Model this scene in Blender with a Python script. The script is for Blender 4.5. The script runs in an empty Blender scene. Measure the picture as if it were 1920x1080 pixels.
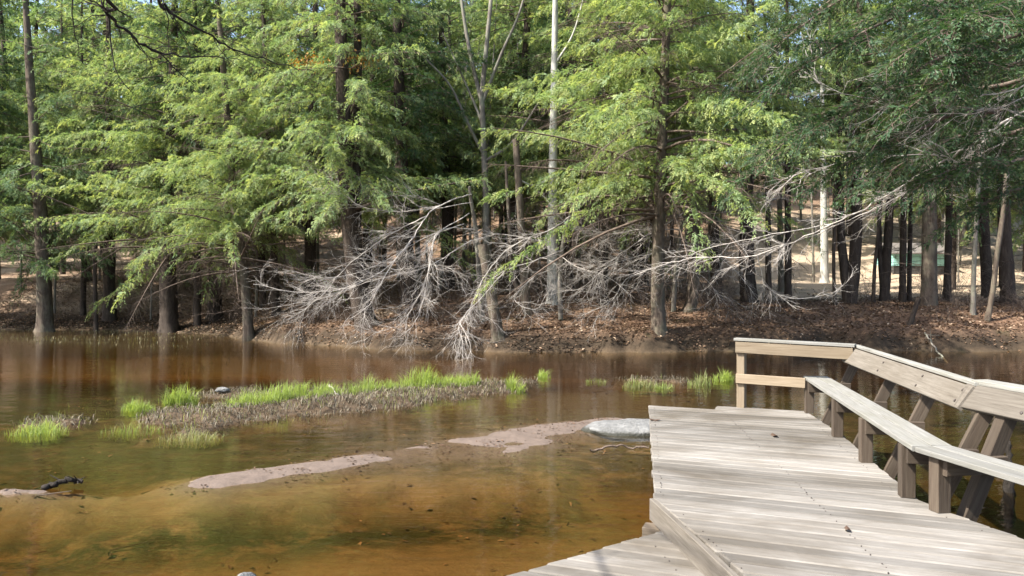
import bpy, math, random
import numpy as np

# ------------------------------------------------------------------ camera, sky, sun, exposure
sc = bpy.context.scene
col = sc.collection
FPX = 1478.0            # focal length in photo pixels (1920 wide)
CZ = 2.1                # eye height above the water

cam_d = bpy.data.cameras.new("camera")
cam = bpy.data.objects.new("camera", cam_d)
col.objects.link(cam)
cam.location = (0, 0, CZ)
cam.rotation_euler = (math.radians(90) - math.atan(10 / FPX), 0, 0)
cam_d.sensor_width = 36
cam_d.lens = 36 * FPX / 1920
cam_d.clip_start = 0.05
cam_d.clip_end = 600
sc.camera = cam

SUN_EL, SUN_AZ = math.radians(48), math.radians(-112)      # azimuth from +Y, clockwise
world = bpy.data.worlds.new("World")
sc.world = world
world.use_nodes = True
wn = world.node_tree.nodes
bg = wn["Background"]
sky = wn.new("ShaderNodeTexSky")
sky.sky_type = 'NISHITA'
sky.sun_disc = False
sky.sun_elevation = SUN_EL
sky.sun_rotation = SUN_AZ % (2 * math.pi)
sky.air_density = 1.0
sky.dust_density = 2.5
world.node_tree.links.new(sky.outputs[0], bg.inputs[0])
bg.inputs[1].default_value = 0.15

sun_d = bpy.data.lights.new("sun", 'SUN')
sun_d.energy = 5.0
sun_d.angle = math.radians(0.55)
sun_d.color = (1.0, 0.95, 0.86)
sun = bpy.data.objects.new("sun", sun_d)
col.objects.link(sun)
from mathutils import Vector
to_sun = Vector((math.sin(SUN_AZ) * math.cos(SUN_EL), math.cos(SUN_AZ) * math.cos(SUN_EL), math.sin(SUN_EL)))
sun.rotation_euler = to_sun.to_track_quat('Z', 'Y').to_euler()
sun.location = (-20, -4, 30)

sc.view_settings.view_transform = 'Standard'
sc.view_settings.look = 'None'
sc.view_settings.gamma = 1.0
sc.view_settings.use_curve_mapping = False
sc.view_settings.exposure = 1.5
sc.render.engine = 'CYCLES'
cy = sc.cycles
cy.max_bounces = 6
cy.diffuse_bounces = 3
cy.glossy_bounces = 3
cy.transmission_bounces = 4
cy.transparent_max_bounces = 8
cy.caustics_reflective = False
cy.caustics_refractive = False
cy.use_denoising = True
try:
    cy.denoiser = 'OPENIMAGEDENOISE'
except Exception:
    pass

rng = np.random.default_rng(7)
random.seed(7)

# ------------------------------------------------------------------ helpers
def px(u, v, d):
    """photo pixel at distance d (metres along the view axis) as a world point"""
    return np.array([(u - 960) / FPX * d, d, CZ - (v - 530) / FPX * d])

def norm(a):
    return a / np.maximum(np.linalg.norm(a, axis=-1, keepdims=True), 1e-9)

def mesh_np(name, V, F, mat=None, smooth=False, attr=None):
    """F: (n,3) or (n,4) array, or a list of such arrays"""
    V = np.asarray(V, dtype=np.float32)
    Fs = F if isinstance(F, list) else [F]
    Fs = [np.asarray(f, dtype=np.int32) for f in Fs if len(f)]
    me = bpy.data.meshes.new(name)
    me.vertices.add(len(V))
    me.vertices.foreach_set("co", V.ravel())
    loops = np.concatenate([f.ravel() for f in Fs])
    sizes = np.concatenate([np.full(len(f), f.shape[1], dtype=np.int32) for f in Fs])
    starts = np.concatenate([[0], np.cumsum(sizes)[:-1]]).astype(np.int32)
    me.loops.add(len(loops))
    me.loops.foreach_set("vertex_index", loops)
    me.polygons.add(len(sizes))
    me.polygons.foreach_set("loop_start", starts)
    me.polygons.foreach_set("use_smooth", np.full(len(sizes), bool(smooth) or len(sizes) > 5000))
    if attr:
        for k, a in attr.items():
            at = me.attributes.new(k, 'FLOAT', 'POINT')
            at.data.foreach_set("value", np.asarray(a, dtype=np.float32))
    me.update(calc_edges=True)
    me.validate()
    if mat:
        me.materials.append(mat)
    return me

def link(name, me, parent=None, loc=(0, 0, 0), rot=(0, 0, 0), scale=(1, 1, 1)):
    o = bpy.data.objects.new(name, me)
    col.objects.link(o)
    o.parent = parent
    o.location = loc
    o.rotation_euler = rot
    o.scale = scale
    return o

def tag(o, label=None, cat=None, group=None, kind=None):
    if label: o["label"] = label
    if cat: o["category"] = cat
    if group: o["group"] = group
    if kind: o["kind"] = kind
    return o

def thing(name, label, cat, loc=(0, 0, 0), rz=0, group=None):
    o = link(name, None, None, tuple(loc), (0, 0, rz))
    o.empty_display_size = 0.2
    return tag(o, label, cat, group)

class MB:
    """collects vertices and faces for ONE mesh"""
    def __init__(self):
        self.V, self.F3, self.F4, self.n, self.A = [], [], [], 0, []
    def add(self, V, F, a=None):
        V = np.asarray(V, float)
        F = np.asarray(F, int)
        if len(F) == 0: return
        (self.F3 if F.shape[1] == 3 else self.F4).append(F + self.n)
        self.V.append(V)
        self.A.append(np.zeros(len(V)) if a is None else np.broadcast_to(np.asarray(a, float), (len(V),)))
        self.n += len(V)
    def mesh(self, name, mat, smooth=False, attr=None):
        F = []
        if self.F4: F.append(np.concatenate(self.F4))
        if self.F3: F.append(np.concatenate(self.F3))
        at = {attr: np.concatenate(self.A)} if attr else None
        return mesh_np(name, np.concatenate(self.V), F, mat, smooth, at)

def smooth_path(P, n):
    """Catmull-Rom through P, n samples"""
    P = np.asarray(P, float)
    if len(P) < 3:
        t = np.linspace(0, 1, n)[:, None]
        return P[0] * (1 - t) + P[-1] * t
    Q = np.vstack([2 * P[0] - P[1], P, 2 * P[-1] - P[-2]])
    k = len(P) - 1
    t = np.linspace(0, k - 1e-6, n)
    i = t.astype(int)
    f = (t - i)[:, None]
    p0, p1, p2, p3 = Q[i], Q[i + 1], Q[i + 2], Q[i + 3]
    return 0.5 * ((2 * p1) + (-p0 + p2) * f + (2 * p0 - 5 * p1 + 4 * p2 - p3) * f ** 2 + (-p0 + 3 * p1 - 3 * p2 + p3) * f ** 3)

def tube(mb, P, R, sides=6, lump=0.0, a=None, cap=True):
    P = np.asarray(P, float); R = np.broadcast_to(np.asarray(R, float), (len(P),))
    T = norm(np.gradient(P, axis=0))
    ref = np.array([0, 0, 1.0]) if abs(T[0, 2]) < 0.8 else np.array([1.0, 0, 0])
    S = norm(np.cross(T, ref)); B = np.cross(S, T)
    ang = np.linspace(0, 2 * math.pi, sides, endpoint=False)
    rr = R[:, None] * (1 + (lump * rng.normal(size=(len(P), sides)) if lump else 0))
    V = P[:, None, :] + rr[..., None] * (np.cos(ang)[None, :, None] * S[:, None, :] + np.sin(ang)[None, :, None] * B[:, None, :])
    n = len(P)
    i = np.arange(n - 1)[:, None] * sides
    j = np.arange(sides)[None, :]
    k = (j + 1) % sides
    F = np.stack([i + j, i + k, i + sides + k, i + sides + j], -1).reshape(-1, 4)
    V = V.reshape(-1, 3)
    mb.add(V, F, a)
    if cap:
        c = np.vstack([V[-sides:], P[-1:] + T[-1] * R[-1] * .3])
        mb.add(c, np.stack([np.arange(sides), (np.arange(sides) + 1) % sides, np.full(sides, sides)], -1), a)

def prisms(mb, P0, P1, r0, r1, sides=3, a=None):
    P0 = np.asarray(P0, float); P1 = np.asarray(P1, float)
    N = len(P0)
    if N == 0: return
    T = norm(P1 - P0)
    ref = np.where(np.abs(T[:, 2:3]) < 0.8, np.array([[0, 0, 1.0]]), np.array([[1.0, 0, 0]]))
    S = norm(np.cross(T, ref)); B = np.cross(S, T)
    r0 = np.broadcast_to(r0, (N,)); r1 = np.broadcast_to(r1, (N,))
    ang = np.linspace(0, 2 * math.pi, sides, endpoint=False)
    ring = np.cos(ang)[None, :, None] * S[:, None, :] + np.sin(ang)[None, :, None] * B[:, None, :]
    V = np.concatenate([P0[:, None] + r0[:, None, None] * ring, P1[:, None] + r1[:, None, None] * ring], 1).reshape(-1, 3)
    base = np.arange(N)[:, None] * (2 * sides)
    j = np.arange(sides)[None, :]; k = (j + 1) % sides
    F = np.stack([base + j, base + k, base + sides + k, base + sides + j], -1).reshape(-1, 4)
    mb.add(V, F, None if a is None else np.repeat(np.broadcast_to(a, (N,)), 2 * sides))

def kites(mb, P, D, Nn, L, W, a, fold=0.0):
    """leaf-sized kites: base P, direction D, normal Nn"""
    N = len(P)
    D = norm(D)
    S = norm(np.cross(D, Nn))
    L = np.broadcast_to(L, (N,))[:, None]; W = np.broadcast_to(W, (N,))[:, None]
    up = np.cross(S, D)
    mid = P + D * L * 0.45
    V = np.stack([P, mid + S * W + up * W * fold, P + D * L, mid - S * W + up * W * fold], 1).reshape(-1, 3)
    F = np.arange(4 * N).reshape(N, 4)
    mb.add(V, F, np.repeat(a, 4))

def vnoise(x, y, seed=0):
    """smooth value noise, numpy, about 0..1"""
    xi = np.floor(x).astype(np.int64); yi = np.floor(y).astype(np.int64)
    fx = x - xi; fy = y - yi
    fx = fx * fx * (3 - 2 * fx); fy = fy * fy * (3 - 2 * fy)
    def h(a, b):
        n = (a * 374761393 + b * 668265263 + seed * 1442695041) & 0xFFFFFFFF
        n = ((n ^ (n >> 13)) * 1274126177) & 0xFFFFFFFF
        return ((n ^ (n >> 16)) & 0xFFFF) / 65535.0
    return (h(xi, yi) * (1 - fx) + h(xi + 1, yi) * fx) * (1 - fy) + (h(xi, yi + 1) * (1 - fx) + h(xi + 1, yi + 1) * fx) * fy

def fbm(x, y, seed=0, o=4):
    s = 0; a = .5; t = 0
    for k in range(o):
        s = s + a * vnoise(x * 2 ** k, y * 2 ** k, seed + k); t += a; a *= .5
    return s / t

def sstep(a, b, x):
    t = np.clip((x - a) / (b - a), 0, 1)
    return t * t * (3 - 2 * t)

# ------------------------------------------------------------------ materials
class NT:
    def __init__(self, name):
        self.m = bpy.data.materials.new(name); self.m.use_nodes = True
        self.t = self.m.node_tree; self.t.nodes.clear()
        self.out = self.t.nodes.new("ShaderNodeOutputMaterial")
    def n(self, kind, **kw):
        x = self.t.nodes.new("ShaderNode" + kind)
        for k, v in kw.items():
            if k in x.inputs: x.inputs[k].default_value = v
            else: setattr(x, k, v)
        return x
    def l(self, a, b): self.t.links.new(a, b)
    def ramp(self, fac, stops):
        r = self.n("ValToRGB"); e = r.color_ramp.elements
        while len(e) < len(stops): e.new(0.5)
        for i, (p, c) in enumerate(stops):
            e[i].position = p; e[i].color = (*c, 1)
        self.l(fac, r.inputs[0]); return r.outputs[0]
    def mix(self, fac, a, b, blend='MIX'):
        x = self.n("Mix", data_type='RGBA', blend_type=blend)
        for s, i in ((fac, 0), (a, 6), (b, 7)):
            if hasattr(s, "links"): self.l(s, x.inputs[i])
            elif i == 0: x.inputs[0].default_value = s
            else: x.inputs[i].default_value = (*s, 1)
        return x.outputs[2]
    def math(self, op, a, b=0.0):
        x = self.n("Math", operation=op)
        for s, i in ((a, 0), (b, 1)):
            if hasattr(s, "links"): self.l(s, x.inputs[i])
            else: x.inputs[i].default_value = s
        return x.outputs[0]
    def noise(self, vec, scale, detail=4, rough=.6, dist=0.0, dim='3D'):
        x = self.n("TexNoise", Scale=scale, Detail=detail, Roughness=rough, Distortion=dist)
        if vec is not None: self.l(vec, x.inputs["Vector"])
        return x.outputs[0]
    def mapping(self, vec, scale=(1, 1, 1), loc=(0, 0, 0), rot=(0, 0, 0)):
        x = self.n("Mapping"); x.inputs["Scale"].default_value = scale; x.inputs["Location"].default_value = loc
        x.inputs["Rotation"].default_value = rot
        self.l(vec, x.inputs["Vector"]); return x.outputs[0]
    def attr(self, name):
        return self.n("Attribute", attribute_name=name).outputs["Fac"]
    def bump(self, h, strength, dist=0.01):
        x = self.n("Bump", Strength=strength, Distance=dist); self.l(h, x.inputs["Height"]); return x.outputs[0]
    def principled(self, colr, rough=.8, normal=None, spec=.3):
        p = self.n("BsdfPrincipled")
        if hasattr(colr, "links"): self.l(colr, p.inputs["Base Color"])
        else: p.inputs["Base Color"].default_value = (*colr, 1)
        if hasattr(rough, "links"): self.l(rough, p.inputs["Roughness"])
        else: p.inputs["Roughness"].default_value = rough
        p.inputs["Specular IOR Level"].default_value = spec
        if normal: self.l(normal, p.inputs["Normal"])
        self.l(p.outputs[0], self.out.inputs[0]); return p

def wood_mat(name, pale, mid, dark, tint=(0.30, 0.24, 0.15), stain=.35, big=0.0):
    k = NT(name)
    tc = k.n("TexCoord").outputs["Object"]
    rnd = k.n("ObjectInfo").outputs["Random"]
    off = k.n("CombineXYZ"); k.l(k.math('MULTIPLY', rnd, 37.0), off.inputs[0]); k.l(k.math('MULTIPLY', rnd, 91.0), off.inputs[1])
    va = k.n("VectorMath", operation='ADD'); k.l(tc, va.inputs[0]); k.l(off.outputs[0], va.inputs[1])
    v = va.outputs[0]
    g1 = k.noise(k.mapping(v, (2.6, 48, 48)), 1.0, 6, .65, .3)
    g2 = k.noise(k.mapping(v, (4, 120, 120)), 1.0, 3, .6)
    bl = k.noise(k.mapping(v, (1.5, 3, 3)), 1.0, 4, .6)
    c = k.ramp(g1, [(.20, dark), (.40, mid), (.68, pale)])
    c = k.mix(k.math('MULTIPLY', k.ramp(bl, [(.45, (0, 0, 0)), (.7, (1, 1, 1))]), stain), c, tint)
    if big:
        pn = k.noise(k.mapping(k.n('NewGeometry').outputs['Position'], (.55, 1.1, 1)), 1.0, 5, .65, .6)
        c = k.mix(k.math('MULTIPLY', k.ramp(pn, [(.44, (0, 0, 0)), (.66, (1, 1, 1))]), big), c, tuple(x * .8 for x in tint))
    c = k.mix(k.math('MULTIPLY', g2, .35), c, (dark[0] * .8, dark[1] * .8, dark[2] * .8))
    hsv = k.n("HueSaturation"); k.l(c, hsv.inputs["Color"])
    k.l(k.math('ADD', k.math('MULTIPLY', rnd, .46), .68), hsv.inputs["Value"])
    h = k.math('ADD', g1, k.math('MULTIPLY', g2, .5))
    k.principled(hsv.outputs[0], .82, k.bump(h, .55, .006), .25)
    return k.m

M = {}
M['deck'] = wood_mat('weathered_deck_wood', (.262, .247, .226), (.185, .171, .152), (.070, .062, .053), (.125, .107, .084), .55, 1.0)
M['rail'] = wood_mat('rail_wood', (.185, .165, .138), (.13, .113, .092), (.05, .042, .034), (.10, .083, .062), .45)
M['tan'] = wood_mat('tan_railing_wood', (.27, .22, .155), (.20, .155, .105), (.09, .068, .046), (.15, .115, .07), .35)
M['grey_wood'] = wood_mat('grey_bench_wood', (.285, .28, .258), (.205, .20, .182), (.075, .07, .06), (.165, .16, .115), .45)
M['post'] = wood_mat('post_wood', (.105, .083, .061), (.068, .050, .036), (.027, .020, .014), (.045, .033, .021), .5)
M['beam'] = wood_mat('beam_wood', (.20, .16, .12), (.14, .11, .08), (.05, .04, .03), (.08, .07, .05), .5)

def bark_mat(name, light, dark, scale=9, moss=None, mossamt=.0):
    k = NT(name)
    tc = k.n("TexCoord").outputs["Object"]
    a = k.noise(k.mapping(tc, (scale, scale, scale * .22)), 1.0, 6, .7, .8)
    b = k.noise(tc, 1.3, 4, .6)
    c = k.ramp(a, [(.32, dark), (.5, tuple((x + y) / 2 for x, y in zip(light, dark))), (.68, light)])
    c = k.mix(k.math('MULTIPLY', b, .5), c, tuple(x * 1.1 for x in dark))
    if moss:
        mm = k.noise(tc, 2.4, 5, .7)
        c = k.mix(k.math('MULTIPLY', k.ramp(mm, [(.45, (0, 0, 0)), (.6, (1, 1, 1))]), mossamt), c, moss)
    k.principled(c, .9, k.bump(a, .9, .03), .15)
    return k.m
M['bark'] = bark_mat('hemlock_bark', (.17, .135, .105), (.045, .033, .026), 9, (.16, .17, .11), .25)
M['bark_dark'] = bark_mat('dark_bark', (.095, .075, .06), (.028, .021, .017), 9)
M['bark_grey'] = bark_mat('grey_bark', (.25, .225, .195), (.09, .078, .066), 6, (.22, .25, .17), .35)
M['bark_birch'] = bark_mat('pale_birch_bark', (.58, .57, .53), (.22, .21, .19), 3.2, (.40, .43, .35), .3)
M['twig_grey'] = bark_mat('bare_twig_bark', (.62, .58, .535), (.28, .25, .22), 7)
M['twig_brown'] = bark_mat('dead_twig_bark', (.20, .155, .125), (.09, .068, .055), 20)
M['twig_dark'] = bark_mat('dark_limb_bark', (.045, .038, .032), (.018, .015, .012), 20)

def leaf_mat(name, stops, trans=.38, bright=1.0, rough=.6):
    k = NT(name)
    a = k.attr("hue")
    c = k.ramp(a, [(p, tuple(x * bright for x in cc)) for p, cc in stops])
    d = k.n("BsdfDiffuse"); k.l(c, d.inputs[0])
    t = k.n("BsdfTranslucent")
    k.l(k.mix(1.0, c, (1.12, 1.12, .68), 'MULTIPLY'), t.inputs[0])
    m = k.n("MixShader"); m.inputs[0].default_value = trans
    k.l(d.outputs[0], m.inputs[1]); k.l(t.outputs[0], m.inputs[2])
    g = k.n("BsdfGlossy", Roughness=rough); g.inputs[0].default_value = (.5, .55, .5, 1)
    m2 = k.n("MixShader"); m2.inputs[0].default_value = .05
    k.l(m.outputs[0], m2.inputs[1]); k.l(g.outputs[0], m2.inputs[2])
    k.l(m2.outputs[0], k.out.inputs[0])
    return k.m
HEM = [(0, (.053, .086, .050)), (.35, (.088, .130, .064)), (.7, (.129, .168, .073)), (1, (.192, .212, .083))]
M['needles'] = leaf_mat('hemlock_needles', HEM, .54, 2.1)
M['needles_deep'] = leaf_mat('deep_green_needles', [(0, (.035, .075, .038)), (.5, (.055, .105, .045)), (1, (.10, .15, .045))], .42, 1.1)
M['needles_pine'] = leaf_mat('pine_needles', [(0, (.06, .11, .06)), (.5, (.095, .15, .07)), (1, (.14, .18, .07))], .4, 1.4)
M['grass'] = leaf_mat('grass_blades', [(0, (.30, .26, .16)), (.3, (.25, .26, .11)), (.6, (.23, .31, .08)), (1, (.33, .40, .08))], .5, 1.0)
M['thatch'] = leaf_mat('dead_grass', [(0, (.03, .023, .017)), (.5, (.095, .076, .054)), (1, (.26, .22, .16))], .2, 1.0)
M['marsh'] = leaf_mat('marsh_stubble', [(0, (.08, .075, .035)), (.5, (.15, .13, .06)), (1, (.27, .23, .13))], .25, 1.0)
M['litter'] = leaf_mat('fallen_leaves', [(0, (.06, .035, .024)), (.4, (.13, .078, .05)), (.8, (.24, .155, .10)), (1, (.40, .30, .21))], .1, 1.0)
M['rust_leaf'] = leaf_mat('rust_leaves', [(0, (.25, .11, .02)), (1, (.42, .23, .04))], .45, 1.0)

# ground: attributes painted by the terrain builder say what lies where (sand, weed, litter, some sun and shade)
k = NT('ground')
geo = k.n("NewGeometry").outputs["Position"]
n_f = k.noise(geo, 9.0, 6, .65)
n_c = k.noise(geo, 1.1, 5, .6)
rip = k.noise(k.mapping(geo, (1.6, 6.5, 1), rot=(0, 0, .45)), 1.0, 7, .68, .35)
sandc = k.mix(n_f, (.175, .128, .072), (.25, .186, .110))
sandc = k.mix(k.math('MULTIPLY', k.ramp(rip, [(.40, (0, 0, 0)), (.62, (1, 1, 1))]), .38), sandc, (.070, .054, .032))
dry = k.mix(k.noise(geo, 5.0, 6, .7), (.075, .057, .046), (.165, .128, .106))
speck = k.noise(geo, 26, 2, .5)
dry = k.mix(k.ramp(speck, [(.64, (0, 0, 0)), (.72, (1, 1, 1))]), dry, (.13, .095, .075))
weedc = k.mix(n_f, (.014, .018, .008), (.050, .052, .022))
mudc = k.mix(rip, (.034, .029, .018), (.088, .072, .044))
c = k.mix(k.attr("mud"), sandc, mudc)
wm = k.math('MULTIPLY', k.attr("weed"), k.ramp(k.noise(k.mapping(geo, (1.7, 2.4, 1), rot=(0, 0, .35)), 1.0, 9, .78, .0), [(.37, (0, 0, 0)), (.52, (1, 1, 1))]))
c = k.mix(wm, c, weedc)
c = k.mix(k.attr("dry"), c, dry)
lit = k.ramp(k.noise(geo, 14.0, 5, .7), [(.3, (.032, .020, .014)), (.5, (.105, .062, .040)), (.7, (.24, .15, .095))])
lit = k.mix(k.ramp(n_c, [(.42, (0, 0, 0)), (.62, (1, 1, 1))]), lit, k.mix(n_f, (.10, .055, .035), (.24, .16, .105)))
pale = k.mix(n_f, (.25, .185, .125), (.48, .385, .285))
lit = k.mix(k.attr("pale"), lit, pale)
moss = k.ramp(k.noise(geo, .9, 4, .7), [(.60, (0, 0, 0)), (.70, (1, 1, 1))])
lit = k.mix(k.math('MULTIPLY', moss, .4), lit, (.085, .10, .035))
lit = k.mix(k.attr("wet_shade"), lit, k.mix(n_f, (.016, .012, .008), (.06, .044, .03)))
c = k.mix(k.attr("land"), c, lit)
k.principled(c, .92, k.bump(k.math('ADD', n_f, rip), .6, .04), .12)
M['ground'] = k.m

# water: Fresnel mirror over tea-coloured clear water
k = NT('stream_water')
geo = k.n("NewGeometry").outputs["Position"]
w1 = k.noise(k.mapping(geo, (1.3, 4.2, 1), rot=(0, 0, .25)), 1.0, 4, .55, .4)
w2 = k.noise(k.mapping(geo, (5, 15, 1), rot=(0, 0, -.2)), 1.0, 2, .5)
h = k.math('ADD', w1, k.math('MULTIPLY', w2, .16))
bmp = k.bump(h, .17, .05)
fr = k.n("Fresnel", IOR=1.33); k.l(bmp, fr.inputs["Normal"])
gl = k.n("BsdfGlossy", Roughness=.025); gl.inputs[0].default_value = (1, 1, 1, 1); k.l(bmp, gl.inputs["Normal"])
tr = k.n("BsdfTransparent"); tr.inputs[0].default_value = (.92, .865, .75, 1)
ab = k.n("VolumeAbsorption", Density=1.6); ab.inputs["Color"].default_value = (.74, .60, .33, 1)
k.l(ab.outputs[0], k.out.inputs["Volume"])
mx = k.n("MixShader")
k.l(fr.outputs[0], mx.inputs[0]); k.l(tr.outputs[0], mx.inputs[1]); k.l(gl.outputs[0], mx.inputs[2])
k.l(mx.outputs[0], k.out.inputs[0])
M['water'] = k.m

k = NT('boulder_stone')
tc = k.n("TexCoord").outputs["Object"]
a = k.noise(tc, 7, 7, .75); b = k.noise(tc, 30, 3, .6)
c = k.ramp(a, [(.3, (.05, .05, .048)), (.5, (.115, .115, .113)), (.68, (.205, .205, .20))])
c = k.mix(k.math('MULTIPLY', b, .4), c, (.24, .24, .23))
sz_ = k.n('SeparateXYZ'); k.l(k.n('NewGeometry').outputs['Position'], sz_.inputs[0])
wz = k.math('ADD', sz_.outputs[2], k.math('MULTIPLY', a, .06))
c = k.mix(k.ramp(wz, [(.055, (1, 1, 1)), (.085, (0, 0, 0))]), c, (.035, .035, .028))
k.principled(c, .85, k.bump(k.math('ADD', a, b), .8, .03), .25)
M['stone'] = k.m

def flat_mat(name, c1, c2, sc_=8, rough=.6):
    k = NT(name); tc = k.n("TexCoord").outputs["Object"]
    k.principled(k.mix(k.noise(tc, sc_, 4, .6), c1, c2), rough, None, .3); return k.m
M['teal'] = flat_mat('teal_paint', (.20, .42, .38), (.32, .55, .50), 2)
M['dark_paint'] = flat_mat('dark_boards', (.03, .03, .03), (.08, .075, .07), 3)
M['roof'] = flat_mat('shed_roof', (.10, .09, .085), (.20, .18, .165), 3)

# ------------------------------------------------------------------ terrain
SH_X = np.array([-70, -30, -18, -12, -8.7, -4, .6, 4.4, 10.6, 15, 22, 40, 70.])
SH_Y = np.array([36, 36, 35, 32, 28, 24.8, 23.6, 24.0, 24.3, 24.1, 24.0, 24.5, 26.])

def seg_dist(x, y, a, b):
    ax, ay = a; bx, by = b
    t = np.clip(((x - ax) * (bx - ax) + (y - ay) * (by - ay)) / ((bx - ax) ** 2 + (by - ay) ** 2), 0, 1)
    return np.hypot(x - ax - t * (bx - ax), y - ay - t * (by - ay)), t

def terrain(x, y):
    x = np.asarray(x, float); y = np.asarray(y, float)
    ys = np.interp(x, SH_X, SH_Y) + 1.0 * (fbm(x * .5, y * .2, 3) - .5) + .5 * (vnoise(x * 1.7, y * 0 + 2, 9) - .5)
    t = y - ys
    # bed under the stream
    bed = -.34 + .10 * (fbm(x * .35, y * .35, 11) - .5)
    bed += .24 * sstep(8.3, 10.2, y) * (1 - sstep(14.5, 18, y) * .75)
    bed += .13 * sstep(17.5, 20, y) * sstep(3, -4, x)
    bed += .035 * (fbm(x * 1.4, y * 3.0, 21) - .5)
    dry = np.zeros_like(x)
    wob = .10 * (fbm(x * 9, y * 9, 35) - .5) + .26 * (fbm(x * 1.4, y * 1.6, 31) - .5) + .22 * (fbm(x * 4, y * 7, 33) - .5)
    for a, b, w, hh in (((-3.2, 8.25), (-1.1, 10.0), .28, .014), ((-.6, 10.35), (1.5, 12.0), .42, .008),
                        ((-.55, 9.75), (.35, 10.35), .34, .000), ((-9.0, 7.3), (-4.75, 7.95), .13, .022), ((-1.6, 9.7), (-.4, 9.9), .30, -.02)):
        dd, tt = seg_dist(x, y, a, b)
        wl = w * (.65 + .5 * np.sin(math.pi * np.clip(tt, .08, .92)))
        sh = sstep(w * 5.0 + .3, wl * .9, dd + 2.5 * wob)
        bed = np.maximum(bed, bed * (1 - sh) - .06 * sh)
        s = sstep(wl * 2.0, wl * .3, dd + wob)
        bed = bed * (1 - s) + (hh + .008 + .05 * (fbm(x * 3, y * 4, 37) - .5)) * s
        dry = np.maximum(dry, sstep(-.11, .014, bed) * sstep(w * 4.4, wl * 1.0, dd + wob))
    # grass islands
    isl = np.zeros_like(x)
    for a, b, w, hh in (((-4.9, 12.3), (-2.4, 13.7), .85, .10), ((-2.6, 13.9), (-.6, 15.7), .85, .09), ((-5.6, 14.6), (-3.2, 15.0), .4, .05),
                        ((-4.85, 11.1), (-4.3, 11.25), .22, .07), ((-7.1, 11.7), (-6.6, 11.9), .25, .04), ((.0, 16.4), (.3, 16.5), .25, .06), ((2.6, 17.0), (3.6, 16.8), .25, .03)):
        dd, tt = seg_dist(x, y, a, b)
        s = sstep(w * 1.5, w * .2, dd + 2.6 * wob)
        bed = bed * (1 - s) + (hh + .16 * (fbm(x * 3, y * 3, 41) - .5)) * s
        isl = np.maximum(isl, sstep(w * 1.6, w * .9, dd + 2.6 * wob))
    # far bank
    mid = np.exp(-((x - 0) / 9.0) ** 2)
    rise = .62 * sstep(-.15, .75, t) + .60 * sstep(.3, 4.5, t) + .085 * np.clip(t - 4, 0, None) * (1 - .42 * sstep(6, 12, x)) + .05 * mid * np.clip(t - 7, 0, 30)
    left = sstep(-6, -14, x)
    rise_l = .25 * sstep(-.1, 1.0, t) + 1.5 * sstep(.3, 7, t) + .10 * np.clip(t - 3, 0, None)
    rise = rise * (1 - left) + rise_l * left
    rise += .20 * np.clip(t - 25, 0, 75)
    rise += sstep(0, 2, t) * (.35 * (fbm(x * .45, y * .45, 51) - .5) + .12 * (fbm(x * 2, y * 2, 53) - .5))
    land = sstep(-.25, .1, t)
    marsh = left * sstep(-8.5, -6.0, t) * sstep(.5, -.2, t)
    bed = bed * (1 - marsh) + (-.03 + .06 * (fbm(x * 1.5, y * 1.5, 61) - .5)) * marsh
    z = bed * (1 - sstep(-.5, .05, t)) + np.where(t > -.5, rise, 0) * 1.0
    # camera-side banks, out of the picture
    nb = sstep(1.6, .2, y) * sstep(-1.5, -2.6, x)
    z = z * (1 - nb) + .45 * nb
    rb = sstep(8.9, 10.0, x - .35 * np.clip(y - 9, 0, None)) * sstep(16, 13.5, y)
    z = z * (1 - rb) + .5 * rb
    land = np.maximum(land, np.maximum(nb, rb))
    land = np.maximum(land, isl * .8)
    # bottom cover
    weed = np.maximum.reduce([
        np.exp(-((y - 7.25 - .22 * (x + 2.5)) / .55) ** 2) * sstep(1.6, .2, x),
        sstep(6.3, 5.5, y) * sstep(-2.2, -.8, x),
        sstep(11.2, 12.4, y) * sstep(19, 17, y) * sstep(-3, -6, x) * .9,
        sstep(9.4, 10.0, y) * sstep(11.6, 10.9, y) * sstep(.0, .7, x) * .8,
        sstep(8.4, 9.2, y) * sstep(13.6, 12.2, y) * .8,
        sstep(17, 19, y) * sstep(0, 3, x) * .55,
        sstep(2.5, 4, x) * .8])
    mud = np.maximum.reduce([
        sstep(8.6, 9.4, y) * sstep(12.5, 11.3, y) * sstep(0, -2.5, x) * .75,
        sstep(11.4, 13, y) * sstep(19.5, 18, y) * .8,
        marsh, sstep(2, 4, x) * .85, sstep(18.5, 20, y) * (1 - .45 * sstep(2.5, -2, x) * sstep(24.5, 22.5, y)), .25 + 0 * x])
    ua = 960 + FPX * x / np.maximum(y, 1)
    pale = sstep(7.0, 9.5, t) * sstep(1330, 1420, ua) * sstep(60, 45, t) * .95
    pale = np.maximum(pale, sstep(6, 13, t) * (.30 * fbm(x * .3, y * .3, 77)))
    pale = np.maximum(pale, sstep(2.2, 4.5, t) * sstep(-12, -15, x) * sstep(.46, .64, fbm(x * .5, y * .7, 71)) * .85)  # sunlit patches of the left bank, painted into the litter colour
    pale = np.maximum(pale, .22 * left * sstep(1.2, 3, t) * sstep(14, 8, t))  # left slope painted lighter for sunlight the crowns keep off
    pale = np.maximum(pale, sstep(1.5, 2.5, t) * sstep(5, 3, t) * sstep(.5, .66, fbm(x * .4, y * .6, 73)) * .75 * sstep(4, 1, x))
    wet_shade = sstep(.85, .30, z + .25 * (fbm(x * 1.3, y * 1.3, 91) - .5)) * land * sstep(18, 22, y)  # wet mud, with the bank undercut's shade painted into the same dark band
    wet_shade = np.maximum(wet_shade, isl * .75)
    return z, dict(wet_shade=wet_shade, dry=dry, weed=weed * (1 - land), mud=mud, land=land * (1 - dry), pale=pale)

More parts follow.
